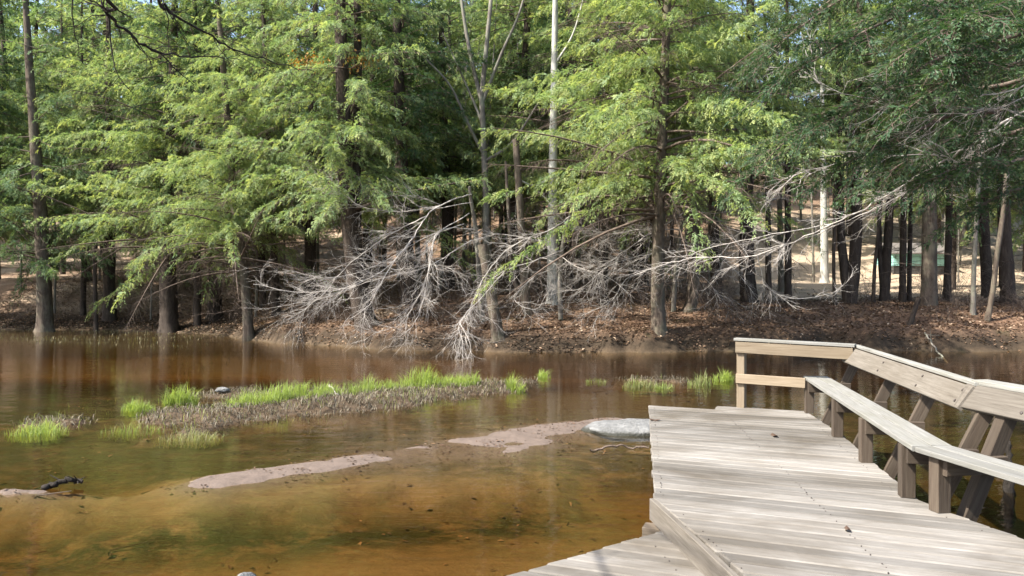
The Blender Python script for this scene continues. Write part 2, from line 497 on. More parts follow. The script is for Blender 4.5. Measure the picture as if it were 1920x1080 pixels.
def gz(x, y):
    return float(terrain(np.array([x]), np.array([y]))[0][0])

def graded(lo, hi, core_lo, core_hi, step, grow):
    a = list(np.arange(core_lo, core_hi, step)); s = step; x = a[-1]
    while x < hi:
        s *= grow; x += s; a.append(x)
    s = step; x = a[0]; b = []
    while x > lo:
        s *= grow; x -= s; b.append(x)
    return np.array(b[::-1] + a)
gx = graded(-110, 110, -8, 5, .10, 1.04)
gy = graded(-14, 190, 5.3, 17.5, .10, 1.022)
X, Y = np.meshgrid(gx, gy)
Zt, A = terrain(X.ravel(), Y.ravel())
V = np.stack([X.ravel(), Y.ravel(), Zt], 1)
nx, ny = len(gx), len(gy)
i = (np.arange(ny - 1)[:, None] * nx + np.arange(nx - 1)[None, :]).ravel()
F = np.stack([i, i + 1, i + nx + 1, i + nx], 1)
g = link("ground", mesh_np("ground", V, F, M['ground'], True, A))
tag(g, kind="structure")

wv = np.array([[-110, -13.5, 0], [110, -13.5, 0], [110, 60, 0], [-110, 60, 0], [-110, -13.5, -2.5], [110, -13.5, -2.5], [110, 60, -2.5], [-110, 60, -2.5]], float)
w = link("water", mesh_np("water", wv, np.array([[0, 1, 2, 3], [7, 6, 5, 4], [0, 4, 5, 1], [1, 5, 6, 2], [2, 6, 7, 3], [3, 7, 4, 0]]), M['water']))
tag(w, kind="structure")

# ------------------------------------------------------------------ timber: decks, bench, railing
def clip_poly(poly, n, c, keep_less):
    """Sutherland-Hodgman against the line n.p = c"""
    out = []
    for a, b in zip(poly, poly[1:] + poly[:1]):
        da, db = a[0] * n[0] + a[1] * n[1] - c, b[0] * n[0] + b[1] * n[1] - c
        if not keep_less: da, db = -da, -db
        if da <= 0: out.append(a)
        if (da < 0 < db) or (db < 0 < da):
            t = da / (da - db); out.append((a[0] + t * (b[0] - a[0]), a[1] + t * (b[1] - a[1])))
    return out

def slab_mesh(name, poly, th, mat, ch=.004):
    """prism under z=0 with a small chamfer round the top"""
    n = len(poly); P = np.array(poly, float)
    area = .5 * np.sum(P[:, 0] * np.roll(P[:, 1], -1) - np.roll(P[:, 0], -1) * P[:, 1])
    if area < 0: P = P[::-1]
    c = P.mean(0)
    dv = c - P; In = P + ch * np.sign(dv) * np.minimum(1, np.abs(dv) / ch)
    V = np.vstack([np.c_[In, np.zeros(n)], np.c_[P, np.full(n, -ch)], np.c_[P, np.full(n, -th)]])
    F = [list(range(n)), list(range(3 * n - 1, 2 * n - 1, -1))]
    for i in range(n):
        j = (i + 1) % n
        F.append([n + i, n + j, j, i]); F.append([2 * n + i, 2 * n + j, n + j, n + i])
    me = bpy.data.meshes.new(name); me.from_pydata(V.tolist(), [], F); me.materials.append(mat); me.update()
    return me

PDIR = np.array([.921, -.390]); PNRM = np.array([.390, .921])      # plank direction, across planks
PANG = math.atan2(PDIR[1], PDIR[0])

def lay_planks(root, poly, top, pitch, mat, seed, extra=None):
    rs = random.Random(seed)
    loc = [(p[0] * PDIR[0] + p[1] * PDIR[1], p[0] * PNRM[0] + p[1] * PNRM[1]) for p in poly]
    lo = min(p[1] for p in loc); hi = max(p[1] for p in loc)
    k = 0; v = hi
    while v > lo + .02:
        wd = pitch * rs.uniform(.97, 1.03)
        s = clip_poly(clip_poly(loc, (0, 1), v - rs.uniform(.009, .017), True), (0, 1), v - wd, False)
        v0 = v; v -= wd
        if len(s) < 3: continue
        cu = sum(p[0] for p in s) / len(s); cv = sum(p[1] for p in s) / len(s)
        um, uM = min(p[0] for p in s), max(p[0] for p in s)
        e0, e1 = rs.uniform(-.012, .006), rs.uniform(-.006, .012)
        q = [(p[0] - cu + (e0 if p[0] < um + .1 else e1 if p[0] > uM - .1 else 0), p[1] - cv) for p in s]
        o = link("plank", slab_mesh("plank", q, .036, mat, .009), root)
        wx = cu * PDIR[0] + cv * PNRM[0]; wy = cu * PDIR[1] + cv * PNRM[1]
        o.location = (wx, wy, top + rs.uniform(-.0025, .0025))
        o.rotation_euler = (rs.uniform(-.006, .006), rs.uniform(-.0012, .0012), PANG + rs.uniform(-.0015, .0015))
        k += 1
    return k

def board_mesh(name, L, W, T, mat, ch=.004):
    """board centred on its origin, length on x, width y, thickness z, chamfered long edges"""
    x = L / 2
    prof = [(-W / 2, -T / 2 + ch), (-W / 2 + ch, -T / 2), (W / 2 - ch, -T / 2), (W / 2, -T / 2 + ch), (W / 2, T / 2 - ch), (W / 2 - ch, T / 2), (-W / 2 + ch, T / 2), (-W / 2, T / 2 - ch)]
    V = [(-x, a, b) for a, b in prof] + [(x, a, b) for a, b in prof]
    F = [list(range(8))[::-1], list(range(8, 16))] + [[i, (i + 1) % 8, 8 + (i + 1) % 8, 8 + i] for i in range(8)]
    me = bpy.data.meshes.new(name); me.from_pydata(V, [], [f[::-1] for f in F][:0] + F); me.materials.append(mat); me.update()
    return me

def board(name, a, b, W, T, mat, parent, up=(0, 0, 1)):
    """board from a to b; its width lies across 'up', its thickness along 'up'"""
    a = Vector(a); b = Vector(b); X = (b - a).normalized(); U = Vector(up)
    Yv = U.cross(X).normalized(); Zv = X.cross(Yv)
    o = link(name, board_mesh(name, (b - a).length, W, T, mat), parent)
    from mathutils import Matrix
    m = Matrix((X, Yv, Zv)).transposed().to_4x4(); m.translation = (a + b) / 2
    o.matrix_local = m
    return o

ZU, ZL = .50, .34
deck = thing("boardwalk_deck", "bleached wooden deck platform of weathered planks carrying the bench", "deck")
deck_poly = [(1.78, 10.27), (2.545, 9.945), (2.67, 10.24), (3.66, 9.82), (3.46, 8.2), (3.22, 7.0), (3.0, 5.81), (3.06, 5.45), (3.25, 4.75), (4.0, 2.2), (1.55, 1.7), (1.28, 4.3), (1.06, 5.84)]
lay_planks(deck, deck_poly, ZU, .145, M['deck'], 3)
board("fascia_board", (1.045, 5.86, ZU - .085), (1.53, 1.72, ZU - .085), .16, .042, M['rail'], deck, up=(-.99, -.13, 0))
board("edge_joist", (1.10, 5.92, ZU - .115), (1.81, 10.2, ZU - .115), .14, .04, M['beam'], deck, up=(-.987, .16, 0))
board("support_beam", (.99, 5.90, ZU - .26), (3.05, 5.10, ZU - .26), .14, .09, M['beam'], deck, up=(0, 0, 1))
board("support_beam", (1.70, 9.6, ZU - .26), (3.62, 8.8, ZU - .26), .14, .09, M['beam'], deck)
board("edge_joist", (3.64, 9.74, ZU - .115), (2.99, 5.80, ZU - .115), .14, .04, M['beam'], deck, up=(.987, -.16, 0))
board("edge_joist", (3.0, 5.75, ZU - .115), (3.9, 2.5, ZU - .115), .14, .04, M['beam'], deck, up=(.95, .28, 0))
for (x, y) in ((1.10, 5.80), (2.9, 5.25), (1.85, 9.5), (3.5, 8.9), (1.5, 7.7), (3.15, 7.2)):
    board("pile", (x, y, -.6), (x, y, ZU - .18 if y > 7 and y < 8.5 else ZU - .30), .12, .12, M['beam'], deck, up=(0, 1, 0))

ldeck = thing("lower_boardwalk", "pale grey lower boardwalk section one step below the main deck", "boardwalk")
low_poly = [(1.13, 5.64), (1.40, 4.6), (1.62, 2.0), (1.75, -2.2), (-1.25, -2.2), (-1.25, 3.76)]
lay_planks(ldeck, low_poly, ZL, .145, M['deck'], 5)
board("edge_joist", (-1.24, 3.73, ZL - .11), (1.12, 5.60, ZL - .11), .14, .04, M['beam'], ldeck, up=(-.62, .78, 0))
for (x, y) in ((-1.1, 3.6), (0, 4.5), (.95, 5.2), (-1.1, -1.5), (1.3, -1.5)):
    board("pile", (x, y, -.6), (x, y, ZL - .04), .11, .11, M['beam'], ldeck, up=(0, 1, 0))

# nail heads in rows over the joists, too small to pick apart
k = NT('rusty_nail'); k.principled((.05, .04, .035), .6, None, .4); M['nail'] = k.m
def nails(root, poly, top, rows, seed):
    rs_ = random.Random(seed); mb = MB()
    for (a, b) in rows:
        L = math.dist(a, b); n = int(L / .0725)
        for q in range(n):
            if rs_.random() < .4: continue
            f = (q + .5) / n
            x = a[0] + (b[0] - a[0]) * f + rs_.gauss(0, .006); y = a[1] + (b[1] - a[1]) * f + rs_.gauss(0, .006)
            th = np.linspace(0, 2 * math.pi, 7)[:-1]; r = .004
            mb.add(np.vstack([np.stack([x + r * np.cos(th), y + r * np.sin(th), np.full(6, top + .004)], 1), np.stack([x + r * np.cos(th), y + r * np.sin(th), np.full(6, top - .004)], 1)]),
                   np.array([[i_, (i_ + 1) % 6, 6 + (i_ + 1) % 6, 6 + i_] for i_ in range(6)]))
            mb.add(np.vstack([np.stack([x + r * np.cos(th), y + r * np.sin(th), np.full(6, top + .004)], 1), [[x, y, top + .005]]]), np.array([[i_, (i_ + 1) % 6, 6] for i_ in range(6)]))
    tag(link("nail_heads", mb.mesh("nail_heads", M['nail']), root), kind="stuff")
nails(deck, None, ZU, [((1.83, 10.15), (1.12, 5.9)), ((2.62, 9.8), (1.95, 3.0)), ((3.56, 9.6), (2.9, 5.9)), ((1.16, 5.6), (1.5, 2.2)), ((2.95, 5.4), (3.5, 3.2))], 5)
nails(ldeck, None, ZL, [((.2, 4.7), (.2, 1)), ((.95, 5.3), (1.2, 3.0))], 6)

# bench with leaning back rail, following the deck's bent edge
bench = thing("wooden_bench", "long grey wooden bench with leaning plank backrest along the deck edge", "bench")
SE = .93
F0, F1, F2 = np.array([3.66, 9.90]), np.array([2.87, 5.66]), np.array([3.42, 2.60])
def perp(a, b):
    d = (b - a) / np.linalg.norm(b - a); return d, np.array([-d[1], d[0]])
d1, n1 = perp(F0, F1); d2, n2 = perp(F1, F2)           # n points to the outside (right)
if n1[0] < 0: n1 = -n1
if n2[0] < 0: n2 = -n2
for kk, off in ((0, .07), (1, .218)):
    a = F0 + n1 * off; b = F1 + n1 * off + d1 * (.02 - .04 * kk); 
    board("seat_board", (*a, SE - .019), (*(b - d1 * (.0 + .03 * kk)), SE - .019), .14, .038, M['grey_wood'], bench)
    a = F1 + n2 * off + d2 * (.045 - .02 * kk); b = F2 + n2 * off
    board("seat_board", (*a, SE - .021), (*b, SE - .021), .14, .038, M['grey_wood'], bench)
legs = [(3.60, 9.68, 1), (3.335, 8.2, 1), (3.105, 7.03, 1), (2.905, 5.90, 1), (2.945, 5.50, 2), (3.17, 4.25, 2), (3.40, 3.0, 2)]
for (x, y, s) in legs:
    d, n = (d1, n1) if s == 1 else (d2, n2)
    p = np.array([x, y]) + n * .05
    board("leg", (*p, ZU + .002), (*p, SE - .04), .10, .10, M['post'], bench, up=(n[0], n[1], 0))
    q0 = p - n * .02 + d * .075; q1 = p + n * .46 + d * .075
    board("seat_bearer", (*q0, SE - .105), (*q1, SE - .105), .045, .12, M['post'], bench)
    # leaning back post
    f0 = p + n * .17 - d * .005; f1 = p + n * .60 - d * .005
    wdt = .088 if (s == 2 and y > 5) else .046
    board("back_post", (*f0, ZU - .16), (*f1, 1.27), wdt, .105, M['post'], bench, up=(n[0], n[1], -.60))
def backboard(a, b, n, shift, mat=None):
    # centre line lies on the leaning posts' inner face
    nr = np.array([-n[0] * .83, -n[1] * .83, .56])
    board("back_rail", a, b, .20, .04, mat or M['rail'], bench, up=nr)
def rail_pt(p, n):
    q = np.array(p) + n * .50
    return np.array([q[0], q[1], 1.225])
r0 = rail_pt((3.57, 9.62), n1) ; r1 = rail_pt((2.935, 6.02), n1)
backboard(r0, r1, n1, 0)
r2 = rail_pt((2.955, 5.90), n2) ; r3 = rail_pt((3.45, 2.6), n2)
backboard(r2 - np.array([*d2, 0]) * .03 + np.array([0, 0, .012]), r3 + np.array([0, 0, .012]), n2, 0)
for (x, y, s) in legs:
    a, b, n = (r0, r1, n1) if s == 1 else (r2, r3, n2)
    t = min(.97, max(.03, (a[1] - (y - .10)) / (a[1] - b[1]))); c_ = a + (b - a) * t
    nr = np.array([-n[0] * .83, -n[1] * .83, .56]); wd_ = np.array([n[0] * .56, n[1] * .56, .83])
    for sg in (-1, 1):
        p = c_ + wd_ * sg * .05 + np.array([0, 0, .012 if s == 2 else 0])
        mb = MB(); tube(mb, np.array([p + nr * .012, p + nr * .028]), .012, 8); link("bolt_head", mb.mesh("bolt_head", M['nail']), bench)
# flat cap on top of the near rail section
board("rail_cap", (*(r2[:2] + n2 * .115 + d2 * .01), 1.345), (*(r3[:2] + n2 * .115), 1.345), .14, .036, M['grey_wood'], bench)
board("rail_cap", (*(r0[:2] + n1 * .088), 1.338), (*(r1[:2] + n1 * .088), 1.336), .07, .03, M['grey_wood'], bench)

# end railing
rail = thing("end_railing", "short tan wooden end railing at the far corner of the deck", "railing", (2.95, 10.12, ZU))
A0 = np.array([0, 0.]); A1 = np.array([4.08, 9.40]) - np.array([2.95, 10.12])
board("post", (0, 0, -.3), (0, 0, .855), .10, .10, M['tan'], rail, up=(.55, .83, 0))
dr = A1 / np.linalg.norm(A1); nr_ = np.array([dr[1], -dr[0]])
off = nr_ * .07
board("top_rail", (*(off - dr * .055), .775), (*(A1 + off), .755), .14, .038, M['tan'], rail, up=(*nr_, 0))
board("cap_rail", (*(off * .4 - dr * .075), .874), (*(A1 + off * .4 + dr * .02), .852), .14, .034, M['grey_wood'], rail)
m1 = dr * (.80)
board("middle_rail", (*(off + dr * .055 * 0 - dr * .05), .375), (*(m1 + off), .372), .12, .038, M['tan'], rail, up=(*nr_, 0))

# ------------------------------------------------------------------ foliage generators
def grow_branch(lf, wd, P0, az, L, rise, droop, rs, dens=1.0, leaf=.085, lw=.30, hue=(.2, .9), sub=.36, bare_in=.15, tri=None, wood_r=None, pend=0.0):
    """one conifer limb with flat pinnate sprays; leaves go to lf, wood to wd"""
    hx = np.array([math.cos(az), math.sin(az), 0]); up = np.array([0, 0, 1.0])
    side = np.array([-hx[1], hx[0], 0])
    sw = rs.normal() * .12
    def pt(t):
        t = np.asarray(t)[..., None]
        return P0 + hx * (L * t) + side * (L * sw * t * t) + up * (L * (rise * t - droop * t * t))
    def tan(t):
        t = np.asarray(t)[..., None]
        return norm(hx + side * (2 * sw * t) + up * (rise - 2 * droop * t))
    tt = np.linspace(0, 1, 7)
    r = wood_r or .009 * L + .006
    tube(wd, pt(tt), r * (1 - .88 * tt), 4, cap=False)
    m = max(6, int(L * 17 * dens))
    t2 = bare_in + (1 - bare_in) * (np.arange(m) + rs.random(m)) / m
    sg = np.where(np.arange(m) % 2 == 0, 1.0, -1.0)
    B = pt(t2); T = tan(t2)
    ang = np.radians(rs.uniform(38, 68, m)) * (1 - .55 * t2 ** 3)
    D = norm(T * np.cos(ang)[:, None] + side * (sg * np.sin(ang))[:, None] + up * rs.normal(.05, .42, m)[:, None])
    L2 = rs.uniform(.16, .50, m) * (1.0 - .35 * t2) * np.minimum(1.2, .55 + .2 * L) * (1 + .5 * (rs.random(m) < .15))
    dr2 = rs.uniform(.10, .60, m) + pend
    E = B + D * L2[:, None] - up * (L2 * dr2)[:, None]
    Mid = B + D * (L2 * .5)[:, None] - up * (L2 * dr2 * .25)[:, None]
    prisms(wd, B, Mid, .0045, .003); prisms(wd, Mid, E, .003, .0015)
    # leaflets
    k3 = np.maximum(6, (L2 * 46 * dens ** .5).astype(int))
    idx = np.repeat(np.arange(m), k3)
    n = len(idx)
    s = rs.random(n) ** .8
    p = B[idx] + D[idx] * (L2[idx] * s)[:, None] - up * (L2[idx] * dr2[idx] * s * s)[:, None]
    Tg = norm(D[idx] - up * (2 * dr2[idx] * s)[:, None])
    Nn0 = np.array([0, 0, 1.0]) + rs.normal(0, .48, (m, 3))
    Nn = norm(Nn0[idx])
    Sd = norm(np.cross(Nn, Tg))
    sg3 = rs.choice([-1.0, 1.0], n)
    a3 = np.radians(rs.uniform(25, 62, n))
    d3 = norm(Tg * np.cos(a3)[:, None] + Sd * (sg3 * np.sin(a3))[:, None] + rs.normal(0, .13, (n, 3)))
    l3 = (.065 + .075 * rs.random(n)) * (1.15 - .5 * s) * (leaf / .085)
    # each leaflet twig carries 2-3 kites
    hb = rs.uniform(hue[0], hue[1], m)
    for q in range(3):
        off = q * .36
        dq = norm(d3 + (Sd * (sg3 * (.0, .75, -.75)[q])[:, None] + rs.normal(0, .15, (n, 3))))
        lq = l3 * (1.0, .62, .62)[q]
        kites(lf, p + d3 * (l3 * off * (0 if q == 0 else 1))[:, None], dq, Nn, lq, lq * lw * .34 + .003,
              np.clip(hb[idx] + .25 * s - .12 + rs.normal(0, .07, n), 0, 1))

def hemlock(name, H, clear, R, nb, seed, hue, leafmat, dens=1.0, dead=True, leaf=.085, profile=.85, top_cut=11.8):
    """crown and dead-limb meshes of one conifer, trunk axis on z"""
    rs = np.random.default_rng(seed)
    lf, wd = MB(), MB()
    hs = clear + (H - clear) * np.sort(rs.random(nb) ** 1.35)
    az = rs.random() * 6.28
    for h in hs:
        az += 2.4 + rs.normal() * .5
        f = (h - clear) / (H - clear)
        L = R * ((1 - f) ** profile) * rs.uniform(.3, 1.1) + .4
        hi = h > top_cut
        grow_branch(lf, wd, np.array([0, 0, h]), az, L, rs.normal(.12, .26), rs.uniform(.05, .42), rs,
                    dens * (.20 if hi else 1), leaf * (2.2 if hi else 1), .30, hue, pend=.28)
    crown = lf.mesh(name + "_crown", leafmat, False, "hue")
    # dead lower limbs and twiglets
    S0, S1, R0 = [], [], []
    if dead:
        for q in range(26):
            h = rs.uniform(1.0, clear + 2.5); a = rs.random() * 6.28; L = rs.uniform(.5, 2.2)
            p = np.array([0, 0, h]); d = np.array([math.cos(a), math.sin(a), rs.uniform(-.25, .15)])
            for sgm in range(4):
                e = p + norm(d) * L / 4; S0.append(p); S1.append(e); R0.append(.014 * (1 - sgm * .22))
                for tw in range(3):
                    dd = norm(d + rs.normal(0, .6, 3)); q0 = p + (e - p) * rs.random()
                    S0.append(q0); S1.append(q0 + dd * rs.uniform(.15, .5)); R0.append(.0045)
                p = e; d = d + rs.normal(0, .16, 3) - np.array([0, 0, .06])
        prisms(wd, np.array(S0), np.array(S1), np.array(R0), np.array(R0) * .6)
    wood = wd.mesh(name + "_limbs", M['twig_brown'])
    return crown, wood

VAR = {
    'low':   hemlock('low_hemlock', 17, 3.0, 4.5, 170, 101, (.42, 1.0), M['needles'], 1.0),
    'low2':  hemlock('low_hemlock_b', 18, 3.8, 4.2, 150, 102, (.25, .95), M['needles'], 1.0),
    'high':  hemlock('high_hemlock', 19, 5.4, 3.7, 125, 104, (.1, .9), M['needles'], .95),
    'pine':  hemlock('pine', 18, 3.0, 4.0, 60, 106, (.2, .9), M['needles_pine'], .7, True, .12),
    'far':   hemlock('far_hemlock', 19, 4.5, 4.3, 105, 107, (.1, .9), M['needles'], .6, True, .19, .7, 16),
}
VAR['mid'] = VAR['low2']
VAR['deep'] = VAR['high']
print("leaf quads", {k_: len(v_[0].polygons) for k_, v_ in VAR.items()})

def crown_obj(root, var, loc, rz, scale):
    c, w_ = VAR[var]
    o = link("crown", c, root, loc, (0, 0, rz), (scale,) * 3)
    if var == 'deep':
        o.material_slots[0].link = 'OBJECT'; o.material_slots[0].material = M['needles_deep']
    return o

def trunk_mesh(name, P, R, mat, sides=10, flare=1.0, seed=0):
    """P: control points up the stem, R radii at them; root flare at the foot"""
    rs = np.random.default_rng(seed)
    P = np.asarray(P, float)
    n = 26
    Q = smooth_path(P, n)
    t = np.linspace(0, 1, n)
    Rr = np.interp(t, np.linspace(0, 1, len(R)), R)
    hgt = Q[:, 2] - Q[0, 2]
    mb = MB()
    # extra rings near the foot for the flare
    Q2 = smooth_path(P, 120); h2 = Q2[:, 2] - Q2[0, 2]
    low = Q2[(h2 < 1.0)][::2]
    Q = np.vstack([low, Q[hgt > 1.0]]); hh = Q[:, 2] - Q[0, 2]
    tt = np.linspace(0, 1, 120)
    Rr = np.interp(hh, np.maximum.accumulate(h2 + np.arange(120) * 1e-6), np.interp(tt, np.linspace(0, 1, len(R)), R))
    T = norm(np.gradient(Q, axis=0)); S = norm(np.cross(T, np.array([0.05, 1.0, 0.02]))); B = np.cross(S, T)
    ang = np.linspace(0, 2 * math.pi, sides, endpoint=False)
    ph = rs.random() * 6.28; kroot = rs.integers(3, 6)
    fl = np.exp(-np.clip(hh, 0, None) / .28)
    rr = Rr[:, None] * (1 + flare * fl[:, None] * (.45 + .35 * np.cos(kroot * ang + ph)[None, :]) + .05 * rs.normal(size=(len(Q), sides)))
    V = Q[:, None] + rr[..., None] * (np.cos(ang)[None, :, None] * S[:, None] + np.sin(ang)[None, :, None] * B[:, None])
    m = len(Q)
    i = np.arange(m - 1)[:, None] * sides; j = np.arange(sides)[None]; kx = (j + 1) % sides
    Fq = np.stack([i + j, i + kx, i + sides + kx, i + sides + j], -1).reshape(-1, 4)
    return mesh_np(name, V.reshape(-1, 3), Fq, mat, True)

def base_at(u, d):
    x = (u - 960) / FPX * d
    return np.array([x, d, gz(x, d)])

tree_n = 0
def tree(name, label, u, d, wpx, var=None, path=None, scale=1.0, rz=None, mat='bark', top=16.0, group=None, forks=None, dead=True, cat="tree", fwd=.35, lift=0.0):
    """a tree whose foot shows at photo column u, d metres away; path: [(u,v), ...] further points up the stem"""
    global tree_n
    tree_n += 1
    b = base_at(u, d)
    root = thing(name, label, cat, b - np.array([0, 0, .05]), 0, group)
    r = wpx / FPX * d / 2
    P = [np.array([0, 0, -.15])]
    for (uu, vv) in (path or []):
        P.append(px(uu, vv, d) - b)
    last = P[-1] if len(P) > 1 else P[0]
    if top > last[2] + 1:
        lean = (P[-1] - P[-2]) / max(P[-1][2] - P[-2][2], .1) if len(P) > 1 else np.array([random.gauss(0, .02), random.gauss(0, .02), 1])
        lean = np.clip(lean, -.08, .08)
        for f in (.5, 1.0):
            hgt = last[2] + (top - last[2]) * f
            P.append(np.array([last[0] + lean[0] * (hgt - last[2]), last[1] + lean[1] * (hgt - last[2]), hgt]))
    n = len(P)
    R = [r * max(.15, 1 - .8 * p[2] / 17.0) for p in P]
    tr_ = link("trunk", trunk_mesh(name + "_trunk", P, R, M[mat], 10, .8, tree_n), root)
    for fk in (forks or []):
        fp = [px(uu, vv, d + dd) - b for (uu, vv, dd) in fk[1:]]
        rr = fk[0] / FPX * d / 2
        mbx = MB(); Q = smooth_path(fp, 18); tube(mbx, Q, np.linspace(rr, rr * .45, 18), 7, .03)
        link("limb" if fk[0] < wpx * .8 else "stem", mbx.mesh(name + "_limb", M[mat], True), root)
    if var:
        c, wv_ = VAR[var]
        rz = random.uniform(0, 6.28) if rz is None else rz
        ax = P[len(P) // 2]
        # crown follows the stem's mean offset
        offx, offy = np.interp(8, [p[2] for p in P], [p[0] for p in P]), np.interp(8, [p[2] for p in P], [p[1] for p in P])
        crown_obj(root, var, (offx * .7, offy * .7 - fwd, lift), rz, scale)
        if dead: link("branches", wv_, root, (offx * .7, offy * .7, 0), (0, 0, rz), (scale,) * 3)
    return root

# ---- trees along the far bank, left to right
tree("pine_tree", "tall pine with bare leaning trunk at the left edge", 85, 34, 30, 'pine', [(78, 420), (62, 200), (50, 0)], 1.0, 1.0, 'bark')
tree("hemlock_tree", "thin dark sapling stem between the pine and the broad hemlock", 180, 34.5, 8, None, [(178, 500), (182, 440)], top=4, mat='bark_dark')
tree("hemlock_tree", "broad light green hemlock drooping over the left bank", 317, 33.5, 34, 'low', [(315, 480), (322, 250)], 1.08, .4, 'bark_dark', lift=1.1)
tree("hemlock_tree", "lower light green hemlock leaning out left of the grey branches", 467, 29.0, 20, 'low', [(458, 510), (440, 380)], .82, 2.2, 'bark', 12, lift=1.35)
tree("hemlock_tree", "slim hemlock just right of the leaning light green one", 518, 31.5, 17, 'low2', [(514, 500)], .85, 4.0, 'bark_dark', 13, lift=.4)
tree("hemlock_tree", "thick dark double-stemmed hemlock behind the grey fan of branches", 692, 26.5, 40, 'mid', [(672, 540), (650, 330), (638, 0)], 1.0, .9, 'bark_dark',
     forks=[(24, (668, 470, .1), (668, 300, .3), (672, 100, .5), (665, -200, .5))])
tree("hemlock_tree", "dark straight hemlock right of the double-stemmed one", 770, 30, 34, 'deep', [(756, 400), (750, 200)], 1.0, 2.0, 'bark_dark')
tree("hemlock_tree", "grey leaning trunk standing at the water under the twig tangle", 934, 24.25, 22, None, [(925, 570), (912, 500), (905, 455)], top=3.2, mat='bark')
def hardwood(label, u, d, w, path, forks, mat, top):
    return tree("hardwood_tree", label, u, d, w, None, path, mat=mat, top=top, forks=forks)
hardwood("forked grey hardwood rising bare in the middle of the wood", 912, 29, 15, [(912, 400), (908, 290), (903, 170)],
         [(9, (906, 200, 0), (880, 90, .2), (862, -30, .3), (850, -160, .4)), (7, (908, 290, 0), (885, 245, -.3), (845, 160, -.6), (800, 110, -.9)),
          (10, (903, 180, 0), (915, 60, 0), (925, -60, .2), (930, -200, .2)), (7, (905, 190, 0), (940, 100, -.2), (975, 20, -.4), (1000, -80, -.6)),
          (7, (911, 300, 0), (960, 265, -.4), (1010, 190, -.7)), (6, (905, 230, 0), (880, 170, .2), (830, 60, .5))], 'bark_grey', 3)
hardwood("tall pale birch trunk rising straight through the middle of the wood", 1036, 28.5, 21, [(1036, 400), (1038, 200), (1041, 0)],
         [(6, (1037, 330, 0), (1000, 345, -.3), (965, 330, -.6)), (5, (1040, 120, 0), (1075, 60, -.4), (1100, -30, -.6))], 'bark_birch', 18)
tree("hemlock_tree", "forked dark trunk behind the hanging twigs at the middle bank", 990, 26.8, 17, None, [(985, 540), (978, 430)], .9, 3.0, 'bark', 6,
     forks=[(12, (984, 560, 0), (960, 510, .1), (955, 420, .2), (948, 300, .3))])
tree("hemlock_tree", "straight hemlock with grey trunk at the water right of centre", 1236, 24.5, 27, 'low', [(1233, 500), (1240, 300)], 1.15, 5.1, 'bark', fwd=.8, lift=.9)
tree("hemlock_tree", "slanting brown trunk just right of the straight grey one", 1288, 27.5, 22, 'high', [(1300, 540), (1298, 400)], .9, 1.4, 'bark')
tree("hemlock_tree", "tall dark trunk seen up to the top right of the yellow green boughs", 1345, 31, 21, 'high', [(1338, 400), (1335, 150)], 1.0, 2.6, 'bark_dark')
tree("hemlock_tree", "thick dark trunk at the left end of the pale clearing", 1405, 30.5, 31, 'high', [(1400, 480), (1402, 300)], 1.0, .3, 'bark_dark')
tree("hemlock_tree", "thin black stem at the left of the pale clearing", 1441, 30.0, 12, None, [(1440, 400), (1437, 250)], mat='bark_dark', top=11)
tree("hemlock_tree", "black stem second from the left in the pale clearing", 1478, 30.5, 14, 'high', [(1477, 420)], .8, 1.9, 'bark_dark', 13)
tree("hemlock_tree", "very thin black sapling left of the twin dark trunks", 1566, 29.5, 7, None, [(1563, 500), (1564, 420)], mat='bark_dark', top=7)
tree("hemlock_tree", "twin dark trunks splitting in a narrow V before the clearing", 1592, 30, 24, 'high', [(1604, 470), (1606, 300)], 1.0, 4.4, 'bark_dark',
     forks=[(20, (1590, 560, 0), (1583, 500, .1), (1576, 420, .2), (1572, 200, .4), (1570, 0, .5))])
tree("hemlock_tree", "curved dark forked trunk right of the twin trunks", 1657, 30.5, 18, 'high', [(1662, 500), (1666, 420)], .9, 5.2, 'bark_dark', 14,
     forks=[(12, (1656, 545, 0), (1650, 470, .1), (1648, 400, .2), (1646, 250, .3))])
tree("hemlock_tree", "slender dark sapling leaning beside the curved forked trunk", 1637, 30.0, 7, None, [(1640, 500), (1646, 440)], mat='bark_dark', top=6)
tree("hemlock_tree", "dark trunk in front of the teal shed", 1692, 30.5, 13, 'high', [(1693, 450)], .85, .8, 'bark_dark', 14)
tree("hemlock_tree", "slim dark trunk close right of the one before the shed", 1704, 31, 9, None, [(1706, 450)], mat='bark_dark', top=10)
tree("hemlock_tree", "mossy trunk with green boughs hanging over the right bank", 1742, 28.5, 30, 'deep', [(1742, 440), (1745, 300)], .8, 3.3, 'bark')
tree("hemlock_tree", "dark trunk behind the mossy one on the right bank", 1775, 31.5, 14, 'high', [(1778, 450)], .9, 2.9, 'bark_dark', 14)
tree("hardwood_tree", "thin pale stem on the leaf covered right bank", 1824, 27.0, 9, None, [(1825, 560), (1826, 500), (1830, 420)], mat='bark_grey', top=6)
tree("hardwood_tree", "knotty grey leaning stem near the right end of the bank", 1850, 26.2, 10, None, [(1862, 540), (1870, 470), (1880, 400)], mat='bark', top=5)
tree("hemlock_tree", "thick dark trunk near the right edge of the wood", 1892, 30, 26, 'deep', [(1885, 470), (1880, 350)], .95, 1.1, 'bark_dark')
tree("broken_stub", "dead broken stub leaning on the right bank", 1700, 25.6, 9, None, [(1708, 600), (1722, 556)], mat='bark_dark', top=1.5, cat="stump")
tree("hardwood_tree", "bright pale trunk far back in the sunlit clearing", 1546, 47, 16, None, [(1545, 430), (1543, 300)], mat='bark_birch', top=14)
tree("hardwood_tree", "grey trunk in the clearing left of the bright pale one", 1465, 36, 12, None, [(1463, 450)], mat='bark_grey', top=13)

